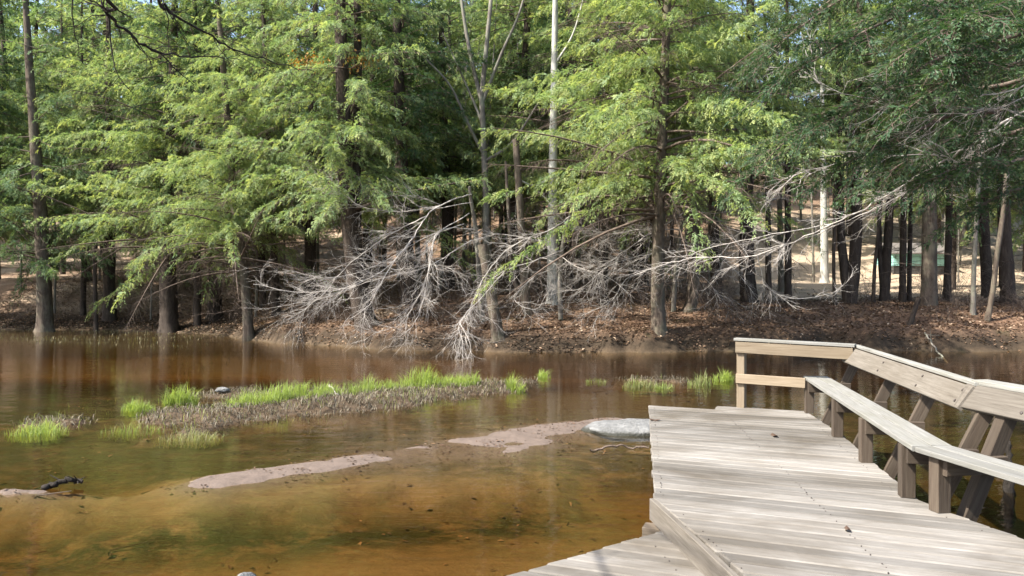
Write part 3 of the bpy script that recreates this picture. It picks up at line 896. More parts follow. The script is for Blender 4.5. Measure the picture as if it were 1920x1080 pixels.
tree("hemlock_tree", "light green hemlock set back between the pine and the broad hemlock", 205, 36.5, 24, 'low2', [(205, 480)], 1.0, 1.7, 'bark_dark')
tree("hemlock_tree", "light green hemlock set back just right of the broad hemlock", 402, 35.0, 26, 'low', [(404, 480)], 1.0, 5.3, 'bark_dark')
tree("hemlock_tree", "dark stemmed hemlock left of the double-stemmed one", 580, 32.0, 24, 'low2', [(582, 480)], 1.0, 3.9, 'bark_dark')
tree("hemlock_tree", "hemlock behind the gap left of the forked grey hardwood", 842, 34.0, 22, 'mid', [(840, 480)], 1.0, .6, 'bark_dark')
tree("hemlock_tree", "yellow green hemlock between the birch and the straight grey trunk", 1128, 29.5, 22, 'low', [(1130, 480)], 1.1, 2.8, 'bark_dark', lift=.9)
tree("hemlock_tree", "hemlock set back left of the tall dark trunk", 1196, 34.0, 22, 'low2', [(1194, 480)], 1.1, 4.8, 'bark_dark')

# ---- the wood behind: rows of look-alike trees
rs = random.Random(21)
spots = []
tries = 0
while len(spots) < 108 and tries < 6000:
    tries += 1
    d = 33 + 62 * rs.random() ** 1.5
    u = rs.uniform(-260, 2180)
    x = (u - 960) / FPX * d
    if 1240 < u < 1740 and d < 57: continue                 # the clearing stays open
    if 880 < u < 960 and d > 50 and rs.random() < .6: continue
    if any((x - a) ** 2 + (d - b) ** 2 < 2.3 ** 2 for a, b in spots): continue
    spots.append((x, d))
def area(x, d):
    u = 960 + FPX * x / d
    where = ("beyond the left edge pine" if u < 190 else "behind the broad light green hemlock" if u < 480 else "behind the dark double-stemmed hemlock" if u < 800 else
             "around the forked grey hardwood" if u < 985 else "around the pale birch" if u < 1130 else "behind the straight grey trunk at the water" if u < 1370 else
             "beyond the pale clearing" if u < 1740 else "behind the trunks of the right bank")
    far = "close" if d < 44 else "some way back" if d < 62 else "far up the slope"
    return far + " " + where
kinds = ['far', 'high', 'far', 'mid', 'far', 'deep']
tcache = {}
for (x, d) in spots:
    kd = kinds[rs.randrange(6)] if d < 50 else 'far'
    s = rs.uniform(.9, 1.2) * (1 if d < 48 else 1.3)
    root = thing("hemlock_tree", "green conifer " + area(x, d), "tree", (x, d, gz(x, d) - .05), rs.random() * 6.28, "conifers of the wood behind the bank")
    kk = rs.randrange(4)
    if kk not in tcache:
        tcache[kk] = trunk_mesh("far_trunk", [np.array([0, 0, -.2]), np.array([rs.gauss(0, .1), rs.gauss(0, .1), 5]), np.array([rs.gauss(0, .2), rs.gauss(0, .2), 11]), np.array([0, 0, 17.5])], [.19, .16, .11, .04], M['bark_dark'], 8, .6, 50 + kk)
    w_ = rs.uniform(.6, 1.35)
    link("trunk", tcache[kk], root, (0, 0, 0), (0, 0, 0), (w_, w_, s))
    c, wv_ = VAR[kd]
    crown_obj(root, kd, (0, 0, 0), 0, s)
    link("branches", wv_, root, (0, 0, 0), (0, 0, 0), (s, s, s))
# bare grey-brown poles among them
bare_me = {}
for kk in range(5):
    mb = MB(); r2 = np.random.default_rng(300 + kk)
    Q = smooth_path([np.array([0, 0, -.2]), np.array([r2.normal() * .15, r2.normal() * .15, 4]), np.array([r2.normal() * .3, r2.normal() * .3, 9]), np.array([r2.normal() * .5, r2.normal() * .5, 15])], 16)
    tube(mb, Q, np.linspace(.11, .02, 16), 7, .04)
    S0, S1, R0 = [], [], []
    for q in range(34):
        t = r2.uniform(.15, 1); p = Q[int(t * 15)]; a = r2.random() * 6.28
        d_ = np.array([math.cos(a), math.sin(a), r2.uniform(.3, 1.2)]); L = (1.15 - t) * 2.8 * r2.uniform(.5, 1)
        for sgm in range(4):
            e = p + norm(d_) * L / 4; S0.append(p); S1.append(e); R0.append(.018 * (1.1 - t) * (1 - .2 * sgm) + .004)
            for tw in range(2):
                dd = norm(d_ + r2.normal(0, .5, 3)); q0 = p + (e - p) * r2.random(); S0.append(q0); S1.append(q0 + dd * r2.uniform(.2, .7)); R0.append(.004)
            p = e; d_ = d_ + r2.normal(0, .2, 3)
    prisms(mb, np.array(S0), np.array(S1), np.array(R0), np.array(R0) * .65)
    bare_me[kk] = mb
BM = {k_: (mb.mesh("bare_pole", M['bark_grey'])) for k_, mb in bare_me.items()}
got = 0; tries = 0
while got < 170 and tries < 4000:
    tries += 1
    d = 31 + 62 * rs.random() ** 1.1; u = rs.uniform(-100, 2020) if rs.random() < .6 else rs.uniform(760, 1420); x = (u - 960) / FPX * d
    if 1370 < u < 1730 and d < 46: continue
    if any((x - a) ** 2 + (d - b) ** 2 < 1.0 for a, b in spots): continue
    spots.append((x, d)); got += 1
    s = rs.uniform(.55, 1.1)
    link("bare_sapling", BM[rs.randrange(5)], None, (x, d, gz(x, d) - .05), (0, 0, rs.random() * 6.28), (s * rs.uniform(.5, 1.1),) * 2 + (s,))
    tag(col.objects[-1], "thin leafless sapling " + area(x, d), "sapling", "leafless saplings in the wood")

# ------------------------------------------------------------------ bare branches
def twig_tree(limbs, seed, mat, name, root, dens=5.0, tw=(.25, .8), fall=.15, spread=.55, twr=.006, second=True, slim=.62):
    """limbs: list of (radius0, radius1, [points]); each limb a mesh of its own with its twigs"""
    r2 = np.random.default_rng(seed)
    for (ra, rb, pts) in limbs:
        mb = MB()
        L = sum(np.linalg.norm(np.array(b) - np.array(a)) for a, b in zip(pts, pts[1:]))
        n = max(8, int(L * 5))
        Q = smooth_path(pts, n)
        Q[1:-1] += r2.normal(0, min(.018, ra * .5), (n - 2, 3))
        t = np.linspace(0, 1, n)
        ra = ra * slim; rb = rb * slim
        tube(mb, Q, ra * (1 - t) + rb * t, 6, .05)
        T = norm(np.gradient(Q, axis=0))
        S0, S1, R0, R1 = [], [], [], []
        def sprout(p, d, l, r, lev):
            steps = 4 if l > .35 else 2
            for s in range(steps):
                e = p + norm(d) * l / steps
                rr = r * (1 - s / steps * .6)
                S0.append(p); S1.append(e); R0.append(rr); R1.append(r * (1 - (s + 1) / steps * .6))
                if lev > 0:
                    for _ in range(2 if lev > 1 else 1):
                        if r2.random() < .8:
                            sprout(p + (e - p) * r2.random(), norm(d) + r2.normal(0, spread, 3) * np.array([1, .8, .8]), l * r2.uniform(.3, .6), r * .62, lev - 1)
                p = e
                d = norm(d) + r2.normal(0, .23, 3) - np.array([0, 0, fall * .35])
        for q in range(int(L * dens)):
            k_ = r2.integers(max(1, n // 6), n - 1)
            d = T[k_] * r2.uniform(.5, 1.1) + r2.normal(0, spread, 3) - np.array([0, 0, fall])
            sprout(Q[k_], d, r2.uniform(*tw), max(twr, (ra * (1 - t[k_]) + rb * t[k_]) * .42), 2 if second else 1)
        prisms(mb, np.array(S0), np.array(S1), np.array(R0), np.array(R1), 4)
        link("limb", mb.mesh(name + "_limb", mat), root)

def P_(*a):
    return [px(*q) for q in a]

# left fan of pale drooping branches, from a tree that leans out of the bank
b0 = base_at(905, 26.2)
bt = thing("bare_tree", "pale leafless tree with a fan of branches drooping left over the water", "tree", b0)
def rel(pts): return [p - b0 for p in pts]
mb = MB(); tube(mb, smooth_path([np.array([0, 0, -.2])] + rel(P_((900, 540, 26), (893, 440, 25.6), (884, 380, 25.3), (880, 350, 25.2))), 18), np.linspace(.10, .045, 18), 8, .05)
link("trunk", mb.mesh("bare_trunk", M['bark_grey'], True), bt)
limbs = [
    (.040, .010, rel(P_((884, 365, 25.2), (840, 378, 24.6), (800, 405, 24.2), (768, 455, 23.9), (720, 505, 23.6), (650, 540, 23.4), (560, 548, 23.2), (475, 533, 23.2)))),
    (.030, .008, rel(P_((800, 405, 24.2), (745, 432, 24.4), (690, 468, 24.6), (640, 510, 24.6), (598, 560, 24.6), (540, 600, 24.6)))),
    (.030, .008, rel(P_((770, 455, 23.9), (735, 495, 23.6), (712, 535, 23.3), (690, 575, 23.1), (655, 598, 23.0)))),
    (.028, .007, rel(P_((880, 400, 25.2), (820, 440, 24.4), (806, 500, 23.8), (780, 565, 23.4), (745, 610, 23.2), (700, 625, 23.1)))),
    (.030, .008, rel(P_((890, 430, 25.4), (828, 430, 24.4), (808, 470, 23.9), (800, 540, 23.5), (780, 600, 23.2), (748, 632, 23.0)))),
    (.026, .007, rel(P_((884, 380, 25.2), (780, 395, 25.0), (700, 392, 24.8), (650, 370, 24.8), (600, 330, 24.8)))),
    (.022, .006, rel(P_((870, 420, 25.0), (790, 450, 24.6), (700, 500, 24.2), (620, 520, 24.0), (530, 505, 24.0)))),
    (.024, .006, rel(P_((885, 450, 25.4), (800, 500, 24.2), (700, 525, 23.8), (600, 560, 23.6), (520, 575, 23.5)))),
]
twig_tree(limbs, 11, M['twig_grey'], "fan", bt, 4.3, (.5, 1.5), -.03, .42, .0038)

# middle tangle, hanging to the water
b0 = base_at(1052, 26.0)
bt = thing("bare_tree", "tangled leafless tree hanging twigs into the water at the middle", "tree", b0)
mb = MB(); tube(mb, smooth_path([np.array([0, 0, -.2])] + rel(P_((1050, 520, 25.8), (1058, 440, 25.5), (1072, 395, 25.3), (1085, 350, 25.2))), 18), np.linspace(.085, .03, 18), 8, .05)
link("trunk", mb.mesh("bare_trunk", M['bark_grey'], True), bt)
limbs = [
    (.034, .008, rel(P_((1070, 405, 25.3), (1030, 432, 24.8), (970, 455, 24.3), (920, 500, 23.8), (890, 555, 23.4), (875, 600, 23.1)))),
    (.030, .008, rel(P_((1052, 470, 25.6), (1000, 490, 24.8), (950, 505, 24.2), (905, 540, 23.5), (885, 570, 23.2), (890, 585, 23.2)))),
    (.020, .007, rel(P_((950, 505, 24.2), (900, 560, 23.0), (862, 605, 22.2), (866, 640, 21.9), (868, 690, 21.7)))),
    (.016, .005, rel(P_((862, 605, 22.2), (880, 640, 21.8), (884, 680, 21.6)))),
    (.024, .006, rel(P_((1056, 450, 25.6), (1000, 450, 25.2), (930, 440, 25.2), (850, 470, 25.0), (820, 520, 24.8)))),
    (.024, .006, rel(P_((1050, 500, 25.8), (1000, 520, 24.6), (965, 560, 24.0), (1000, 580, 23.8), (1030, 560, 23.9)))),
    (.022, .006, rel(P_((1052, 480, 25.6), (1080, 500, 24.8), (1140, 520, 24.4), (1190, 560, 24.3)))),
]
twig_tree(limbs, 12, M['twig_grey'], "tangle", bt, 4.8, (.4, 1.3), -.02, .5, .0038)

# right-hand bare tree arching between centre and the clearing
b0 = base_at(1262, 27.5)
bt = thing("bare_tree", "leafless tree spreading pale branches behind the grey trunk right of centre", "tree", b0)
mb = MB(); tube(mb, smooth_path([np.array([0, 0, -.2])] + rel(P_((1266, 520, 27.2), (1275, 440, 26.8), (1285, 390, 26.6), (1292, 340, 26.6))), 18), np.linspace(.09, .035, 18), 8, .05)
link("trunk", mb.mesh("bare_trunk", M['bark_grey'], True), bt)
limbs = [
    (.034, .008, rel(P_((1280, 400, 26.7), (1240, 425, 26.0), (1200, 450, 25.4), (1150, 485, 24.8), (1120, 500, 24.5), (1100, 480, 24.3)))),
    (.026, .006, rel(P_((1275, 430, 26.8), (1200, 430, 25.8), (1130, 440, 25.2), (1080, 430, 25.0), (1040, 400, 25.0)))),
    (.022, .006, rel(P_((1270, 470, 27.0), (1200, 480, 25.8), (1140, 500, 25.0), (1090, 540, 24.8), (1050, 545, 24.8)))),
    (.022, .006, rel(P_((1272, 450, 26.9), (1330, 470, 26.0), (1380, 510, 25.6), (1420, 560, 25.4)))),
    (.022, .006, rel(P_((1284, 395, 26.6), (1340, 400, 26.0), (1400, 390, 25.8), (1460, 370, 25.8)))),
    (.020, .005, rel(P_((1268, 490, 27.0), (1180, 520, 25.6), (1150, 560, 25.0), (1120, 580, 24.8)))),
    (.020, .005, rel(P_((1268, 500, 27.0), (1320, 520, 26.2), (1350, 560, 25.8)))),
]
twig_tree(limbs, 13, M['twig_grey'], "spread", bt, 5.6, (.5, 1.5), -.04, .45, .0038)

# ------------------------------------------------------------------ overhanging hemlock on the right, near side
xt, yt = 11.2, 12.2
b0 = np.array([xt, yt, gz(xt, yt) - .05])
nh = thing("hemlock_tree", "near dark green hemlock whose boughs sweep in from the upper right", "tree", b0)
link("trunk", trunk_mesh("near_trunk", [np.array([0, 0, -.2]), np.array([.05, 0, 5]), np.array([-.1, .1, 11]), np.array([0, 0, 17])], [.34, .27, .18, .06], M['bark'], 12, .8, 77), nh)
rs2 = np.random.default_rng(55)
lf, wd = MB(), MB()
def bough(pts, ra, rb, dens=1.0, twl=1.0, start=.12, hue=(.0, .8), leaf=.062, nobark=False):
    """long arching limb along pts with hanging sprays; pts relative to the trunk foot"""
    L = sum(np.linalg.norm(np.array(b) - np.array(a)) for a, b in zip(pts, pts[1:]))
    n = max(10, int(L * 4)); Q = smooth_path(pts, n); t = np.linspace(0, 1, n)
    tube(wd, Q, ra * (1 - t) + rb * t, 6, .05, cap=False)
    T = norm(np.gradient(Q, axis=0))
    m = int(L * 4.6 * dens)
    for q in range(m):
        f = start + (1 - start) * (q + rs2.random()) / m
        k_ = min(n - 1, int(f * (n - 1)))
        az = math.atan2(T[k_, 1], T[k_, 0]) + rs2.choice([-1, 1]) * rs2.uniform(.35, 1.1)
        grow_branch(lf, wd, Q[k_], az, rs2.uniform(.6, 1.35) * twl * (1.1 - .4 * f), rs2.uniform(-.35, .15), rs2.uniform(.1, .4), rs2, 1.0, leaf, .30, hue, .42, .1, wood_r=.006, pend=.12)
    grow_branch(lf, wd, Q[-2], math.atan2(T[-1, 1], T[-1, 0]), .9, T[-1, 2], .2, rs2, 1.2, leaf, .30, hue, .42, .05, wood_r=.006)
def nb(*a): return [np.array([0, 0, a[0]])] + [px(*q) - b0 for q in a[1:]]
for pts, dn in (
    (nb(7.0, (1920, 60, 11.5), (1760, 110, 11.0), (1640, 190, 10.8), (1540, 240, 10.8)), 1.0),
    (nb(6.2, (1930, 190, 11.8), (1800, 210, 11.4), (1690, 260, 11.2), (1600, 300, 11.2)), 1.0),
    (nb(7.6, (1880, -20, 11.2), (1740, 10, 10.6), (1620, 60, 10.4), (1500, 130, 10.4)), 1.0),
    (nb(5.2, (1940, 290, 11.5), (1840, 300, 11.0), (1760, 330, 10.8)), 1.0),
    (nb(5.4, (1930, 240, 12.5), (1820, 250, 13.0), (1720, 290, 13.2), (1640, 340, 13.4)), 1.0),
    (nb(8.2, (1900, -90, 12.5), (1700, -60, 13), (1560, 10, 13.2), (1450, 90, 13.4)), 1.0),
    (nb(6.6, (1930, 110, 10.2), (1830, 120, 9.6), (1750, 170, 9.4)), 1.0),
    (nb(7.4, (1930, 0, 10), (1840, 20, 9.4), (1760, 60, 9.2)), 1.0),
    (nb(6.0, (1880, 160, 14), (1740, 150, 14.5), (1600, 190, 15), (1480, 260, 15.2), (1420, 320, 15.2)), 1.0),
    (nb(8.6, (1860, -120, 14), (1660, -60, 14.6), (1520, 30, 15), (1420, 130, 15.2)), .9),
    (nb(5.0, (1960, 330, 12), (1890, 360, 11.8), (1830, 390, 11.8)), .7),
    (nb(9.5, (1700, -260, 11), (1500, -230, 11), (1350, -160, 11)), .6),
    (nb(10.5, (1700, -420, 12), (1450, -380, 12), (1250, -320, 12)), .6),
    (nb(9.8, (1700, -320, 14), (1450, -280, 14.5), (1280, -220, 15)), .6),
    (nb(11.5, (1650, -560, 11), (1350, -540, 11), (1200, -480, 11)), .6),
    (nb(11.0, (1700, -480, 9.5), (1450, -440, 9), (1250, -400, 9)), .5),
):
    bough(pts, .045, .010, dn)
link("crown", lf.mesh("near_crown", M['needles_deep'], False, "hue"), nh)
link("boughs", wd.mesh("near_boughs", M['twig_brown']), nh)
# its long bare lower limb sweeping down to the left
limbs = [
    (.038, .009, nb(5.6, (1930, 205, 12.5), (1800, 285, 13), (1680, 355, 14), (1560, 420, 15), (1420, 478, 16), (1290, 485, 17), (1190, 515, 18))),
    (.026, .006, nb(5.2, (1900, 260, 13), (1760, 330, 14), (1640, 390, 15), (1500, 450, 16.0), (1400, 470, 17))),
    (.018, .005, [px(1420, 478, 16) - b0, px(1440, 540, 16.5) - b0, px(1500, 560, 17) - b0, px(1580, 545, 17.5) - b0]),
    (.018, .005, [px(1560, 420, 15) - b0, px(1450, 440, 15.8) - b0, px(1350, 460, 16.6) - b0, px(1280, 480, 17.4) - b0]),
    (.020, .005, nb(6.4, (1940, 150, 11.5), (1800, 180, 11.2), (1660, 188, 11.0), (1540, 160, 11.0), (1500, 60, 11.0))),
    (.016, .004, nb(6.2, (1940, 175, 10.8), (1780, 215, 10.4), (1640, 192, 10.2))),
    (.016, .004, nb(5.6, (1900, 300, 12.4), (1750, 290, 12.6), (1600, 300, 13), (1480, 330, 13.2))),
]
twig_tree(limbs, 14, M['twig_grey'], "sweeping", nh, 3.0, (.3, 1.0), .10, .38, .0038)

# tree beside the camera, out of the frame: its two dark limbs reach in at the upper left
b0 = np.array([-4.6, -1.0, gz(-4.6, -1.0) - .05])
ot = thing("pine_tree", "near dark leafless pine limbs reaching in at the upper left", "tree", b0)
link("trunk", trunk_mesh("side_trunk", [np.array([0, 0, -.2]), np.array([.1, .1, 4]), np.array([.2, .1, 9])], [.26, .2, .12], M['bark_dark'], 10, .8, 78), ot)
limbs = [
    (.017, .003, [np.array([.2, .1, 6.0]), np.array([1.0, 3.2, 5.0])] + [px(*q) - b0 for q in ((150, -60, 4.6), (190, 15, 4.9), (240, 62, 5.1), (298, 98, 5.3), (370, 107, 5.6), (450, 112, 5.9))]),
    (.016, .003, [np.array([.2, .1, 6.4]), np.array([1.4, 3.6, 5.3])] + [px(*q) - b0 for q in ((260, -50, 5.4), (310, 12, 5.7), (400, 72, 6.0), (480, 108, 6.3), (590, 135, 6.6))]),
    (.005, .002, [px(*q) - b0 for q in ((206, 32, 4.95), (210, 90, 5.0), (222, 140, 5.0), (250, 175, 5.1))]),
    (.005, .002, [px(*q) - b0 for q in ((138, -80, 4.6), (138, 40, 4.7), (150, 95, 4.8))]),
    (.005, .002, [px(*q) - b0 for q in ((298, 98, 5.3), (330, 130, 5.4), (365, 160, 5.5))]),
]
twig_tree(limbs, 15, M['twig_dark'], "dark", ot, 2.2, (.15, .5), .12, .5, .0025, False, 1.0)

# ------------------------------------------------------------------ stones, logs, snags
def stone(name, label, loc, size, seed, mat):
    import bmesh
    bm = bmesh.new(); bmesh.ops.create_icosphere(bm, subdivisions=4, radius=1.0)
    r2 = np.random.default_rng(seed); o3 = r2.random(3) * 50
    for v_ in bm.verts:
        c_ = v_.co
        nz = fbm(np.array([c_.x * 1.3 + o3[0] + c_.z]), np.array([c_.y * 1.3 + o3[1] - c_.z * .7]), seed)[0] - .5
        n2_ = fbm(np.array([c_.x * 5 + o3[0] + c_.z * 3]), np.array([c_.y * 5 + o3[1] - c_.z * 4]), seed + 5)[0] - .5
        v_.co = c_ * (1 + .7 * nz + .16 * n2_)
        v_.co.x *= size[0]; v_.co.y *= size[1]; v_.co.z *= size[2]
    me = bpy.data.meshes.new(name); bm.to_mesh(me); bm.free(); me.materials.append(mat)
    for p in me.polygons: p.use_smooth = True
    o = link(name, me, None, loc, (0, 0, r2.random()))
    return tag(o, label, "rock")
stone("boulder", "pale grey boulder in the shallows beside the deck corner", (1.72, 11.25, -.02), (.66, .5, .15), 4, M['stone'])
stone("rock", "pale stone at the bottom edge of the picture", (-1.86, 5.48, -.02), (.11, .08, .10), 9, M['stone'])
stone("rock", "small white stone on the grass island", (-5.35, 14.55, .12), (.14, .08, .05), 12, M['stone'])

def log(name, label, pts, ra, rb, mat, cat, sides=8, twigs=0, seed=1, tl=.25):
    mb = MB(); n = 16; Q = smooth_path(pts, n); r2 = np.random.default_rng(seed)
    Q[1:-1] += r2.normal(0, .012, (n - 2, 3))
    tube(mb, Q, np.linspace(ra, rb, n), sides, .09)
    if twigs:
        S0, S1 = [], []
        for q in range(twigs):
            k_ = r2.integers(2, n); S0.append(Q[k_]); S1.append(Q[k_] + r2.normal(0, tl, 3) + np.array([0, 0, -.05 if tl > .1 else .03]))
        prisms(mb, np.array(S0), np.array(S1), rb * .5, rb * .2, 4)
    o = link(name, mb.mesh(name, mat, True)); return tag(o, label, cat)
log("driftwood_stub", "dark knobbly driftwood stub at the end of the left sand spit", [np.array([-4.75, 7.98, .02]), np.array([-4.6, 8.05, .07]), np.array([-4.42, 8.1, .05])], .032, .02, M['twig_dark'], "driftwood", 7, 9, 3, .06)
log("fallen_branch", "pale broken branch slanting from the right bank into the water", P_((1728, 612, 25.2), (1748, 645, 23.6), (1778, 682, 21.8)), .030, .022, M['bark_grey'], "branch", 7, 5, 4)
fl = [(( u_ - 960) / FPX * 54, 54 + .3 * q_) for q_, u_ in enumerate((815, 845, 875, 905))]
log("fallen_log", "dark snapped log lying on the slope above the middle bank", [np.array([x_, y_, gz(x_, y_) + .22 + dz_]) for (x_, y_), dz_ in zip(fl, (.5, .3, .1, .0))], .24, .17, M['bark_dark'], "log", 8, 0, 5)
log("snag", "dark pointed snag standing in the water behind the bench", [np.array([4.98, 7.9, -.3]), np.array([5.0, 7.9, .2]), np.array([4.99, 7.92, .52])], .07, .015, M['twig_dark'], "snag", 7, 3, 6)
log("fallen_branch", "thin pale stick lying on the grass island", P_((618, 722, 14.9), (635, 745, 14.0)), .014, .008, M['twig_grey'], "branch", 5, 0, 8)
log("fallen_branch", "grey branch awash between boulder and deck", [np.array([.98, 9.85, .0]), np.array([1.35, 9.95, .03]), np.array([1.72, 9.9, .02])], .016, .010, M['twig_brown'], "branch", 6, 0, 9)

# ------------------------------------------------------------------ grass
def blades(mb, X, Y, Z, H, W, lean, r2, hue):
    N = len(X)
    az = r2.random(N) * 6.28
    D = np.stack([np.cos(az), np.sin(az), np.zeros(N)], 1)
    Sd = np.stack([-np.sin(az + r2.normal(0, 1, N)), np.cos(az), np.zeros(N)], 1); Sd = norm(Sd)
    P = np.stack([X, Y, Z], 1); lean = np.broadcast_to(lean, (N,))
    up = np.array([0, 0, 1.0])
    m_ = P + up * (H * .55)[:, None] + D * (H * lean * .3)[:, None]
    e_ = P + up * (H * (1 - lean * .35))[:, None] + D * (H * lean)[:, None]
    W = np.broadcast_to(W, (N,))[:, None]
    V = np.stack([P - Sd * W, P + Sd * W, m_ + Sd * W * .8, m_ - Sd * W * .8, e_], 1).reshape(-1, 3)
    b = np.arange(N)[:, None] * 5
    hv = np.repeat(hue, 5)
    mb.V.append(V); mb.A.append(hv)
    mb.F4.append(b + np.array([[0, 1, 2, 3]]) + mb.n); mb.F3.append(b + np.array([[3, 2, 4]]) + mb.n); mb.n += len(V)

def tuft(label, u, v, wpx, hpx, n, hue=(.5, 1.0), dy=.25, seed=0):
    d = FPX * CZ / (v - 530)
    r2 = np.random.default_rng(seed + 900)
    x0 = (u - 960) / FPX * d; rx = wpx / FPX * d / 2; H = .82 * hpx / FPX * d
    a = r2.random(n) * 6.28; rr = np.sqrt(r2.random(n)) * (.85 + .3 * r2.random(n))
    X = rx * rr * np.cos(a); Yy = dy * rr * np.sin(a)
    clump = fbm((X + x0) * 7, (Yy + d) * 7, seed + 3)
    keep = clump > .42
    X, Yy, rr, clump = X[keep], Yy[keep], rr[keep], clump[keep]; n = len(X)
    Z = terrain(X + x0, Yy + d)[0]; z0 = max(0, float(Z.max()) * .5)
    hh = H * (1.25 - .6 * rr ** 2) * r2.uniform(.25, 1.15, n) ** .8 * (.45 + 1.1 * clump)
    mb = MB(); blades(mb, X, Yy, np.maximum(Z, -.06) - .02, hh + .03, .0034 * (d / 14) + .001, r2.uniform(.05, .85, n), r2, np.clip(r2.uniform(*hue, n), 0, 1))
    o = link("grass_tuft", mb.mesh("grass_tuft", M['grass'], False, "hue"), None, (x0, d, 0))
    return tag(o, label, "grass tuft", "grass tufts in the shallows")
T_ = [
    ("small bright grass tuft standing alone at the far left of the shallows", 68, 812, 75, 36, 420, (.35, 1)),
    ("rounded bright grass tuft second from the left", 258, 770, 58, 36, 420, (.5, 1)),
    ("taller green tuft behind the left end of the grass island", 338, 757, 62, 48, 480, (.45, 1)),
    ("sparse thin grass in the water left of the dry clump", 245, 808, 90, 26, 170, (.2, .8)),
    ("low dry clump in front of the grass island's left end", 358, 822, 95, 26, 420, (.0, .45)),
    ("long green sward at the left end of the grass island", 485, 762, 100, 42, 900, (.45, 1)),
    ("green sward second along the grass island", 590, 745, 100, 40, 900, (.4, .95)),
    ("green sward third along the grass island", 690, 738, 90, 34, 800, (.35, .95)),
    ("yellow green tall sward near the right end of the grass island", 785, 732, 80, 42, 760, (.55, 1)),
    ("low yellow green sward at the right tip of the grass island", 860, 732, 70, 32, 600, (.5, 1)),
    ("single upright yellow green tuft just off the island's right tip", 962, 734, 40, 40, 420, (.65, 1)),
    ("small yellow green tuft farther out beyond the upright one", 1020, 708, 24, 26, 220, (.6, 1)),
    ("thin sparse grass right of the small far tuft", 1115, 716, 40, 20, 110, (.2, .7)),
    ("low straw coloured tuft between the islands and the railing", 1200, 726, 60, 28, 330, (.0, .6)),
    ("thin low grass beside the straw coloured tuft", 1245, 728, 40, 22, 150, (.2, .8)),
    ("thin dull reeds left of the bright tuft by the railing", 1315, 722, 45, 34, 150, (.15, .6)),
    ("bright green tuft next to the railing post", 1356, 714, 34, 30, 380, (.65, 1)),
]
for q, (lb, u, v, wp, hp, n, hu) in enumerate(T_):
    d = FPX * CZ / (v - 530)
    tuft(lb, u, v, wp * (1.3 if wp > 65 else 1.05), hp, int(n * 1.45), hu, .34 if wp > 65 else .16, q)

# dead thatch on the islands: uncountable
r2 = np.random.default_rng(400)
N = 38000
X = r2.uniform(-7.5, 4, N); Yy = r2.uniform(10.7, 17.5, N)
Z, at = terrain(X, Yy)
keep = (Z > -.045) & (at['land'] > .35) & (at['dry'] < .2)
X, Yy, Z = X[keep], Yy[keep], Z[keep]; n = len(X)
mb = MB(); blades(mb, X, Yy, Z - .01, r2.uniform(.04, .17, n), .005, r2.uniform(.4, 1.9, n), r2, r2.random(n))
tag(link("dead_thatch", mb.mesh("dead_thatch", M['thatch'], False, "hue")), "matted tan dead grass covering the low islands", "dead grass", kind="stuff")

# thin green blades through the islands and standing in the left shallows
N = 7000
X = r2.uniform(-7.5, 4, N); Yy = r2.uniform(10.9, 17.2, N)
Z, at = terrain(X, Yy)
keep = ((Z > -.03) & (at['land'] > .3) & (at['dry'] < .2) & (fbm(X * 2.2, Yy * 2.2, 97) > .5)) | ((r2.random(N) < .10) & (X < -2.5) & (fbm(X * .9, Yy * .9, 98) > .5))
X, Yy, Z = X[keep], Yy[keep], Z[keep]; n = len(X)
mb = MB(); blades(mb, X, Yy, np.maximum(Z, -.1) - .01, r2.uniform(.06, .22, n), .0032, r2.uniform(.1, .9, n), r2, r2.uniform(.1, .9, n))
tag(link("sparse_grass", mb.mesh("sparse_grass", M['grass'], False, "hue")), "thin scattered grass blades on the islands and in the left shallows", "grass", kind="stuff")

# marsh stubble along the left shore
N = 5500
X = r2.uniform(-24, -6.5, N); t = r2.uniform(-8.5, .6, N)
Yy = np.interp(X, SH_X, SH_Y) + t
keep = (fbm(X * .7, Yy * 1.6, 81) > .47) & (r2.random(N) < sstep(-6.5, -8.5, X) + .15)
X, Yy = X[keep], Yy[keep]; n = len(X); Z = terrain(X, Yy)[0]
mb = MB(); blades(mb, X, Yy, Z - .02, r2.uniform(.04, .17, n), .008, r2.uniform(.1, .9, n), r2, r2.random(n))
tag(link("marsh_grass", mb.mesh("marsh_grass", M['marsh'], False, "hue")), "olive and tan marsh stubble standing along the left shore", "marsh grass", kind="stuff")

# fallen leaves over the far bank
N = 50000
X = r2.uniform(-26, 24, N); t = np.abs(r2.normal(0, 5.0, N)) + .05
Yy = np.interp(X, SH_X, SH_Y) + t
Z = terrain(X, Yy)[0]
a = r2.random(N) * 6.28
D = np.stack([np.cos(a), np.sin(a), r2.normal(0, .35, N)], 1)
mb = MB(); kites(mb, np.stack([X, Yy, Z + .015], 1), D, np.array([0, 0, 1.0]) + r2.normal(0, .45, (N, 3)), r2.uniform(.06, .13, N), r2.uniform(.02, .04, N), np.clip(r2.normal(.5, .25, N), 0, 1), .4)
tag(link("leaf_litter", mb.mesh("leaf_litter", M['litter'], False, "hue")), "brown fallen leaves strewn over the far bank", "leaf litter", kind="stuff")

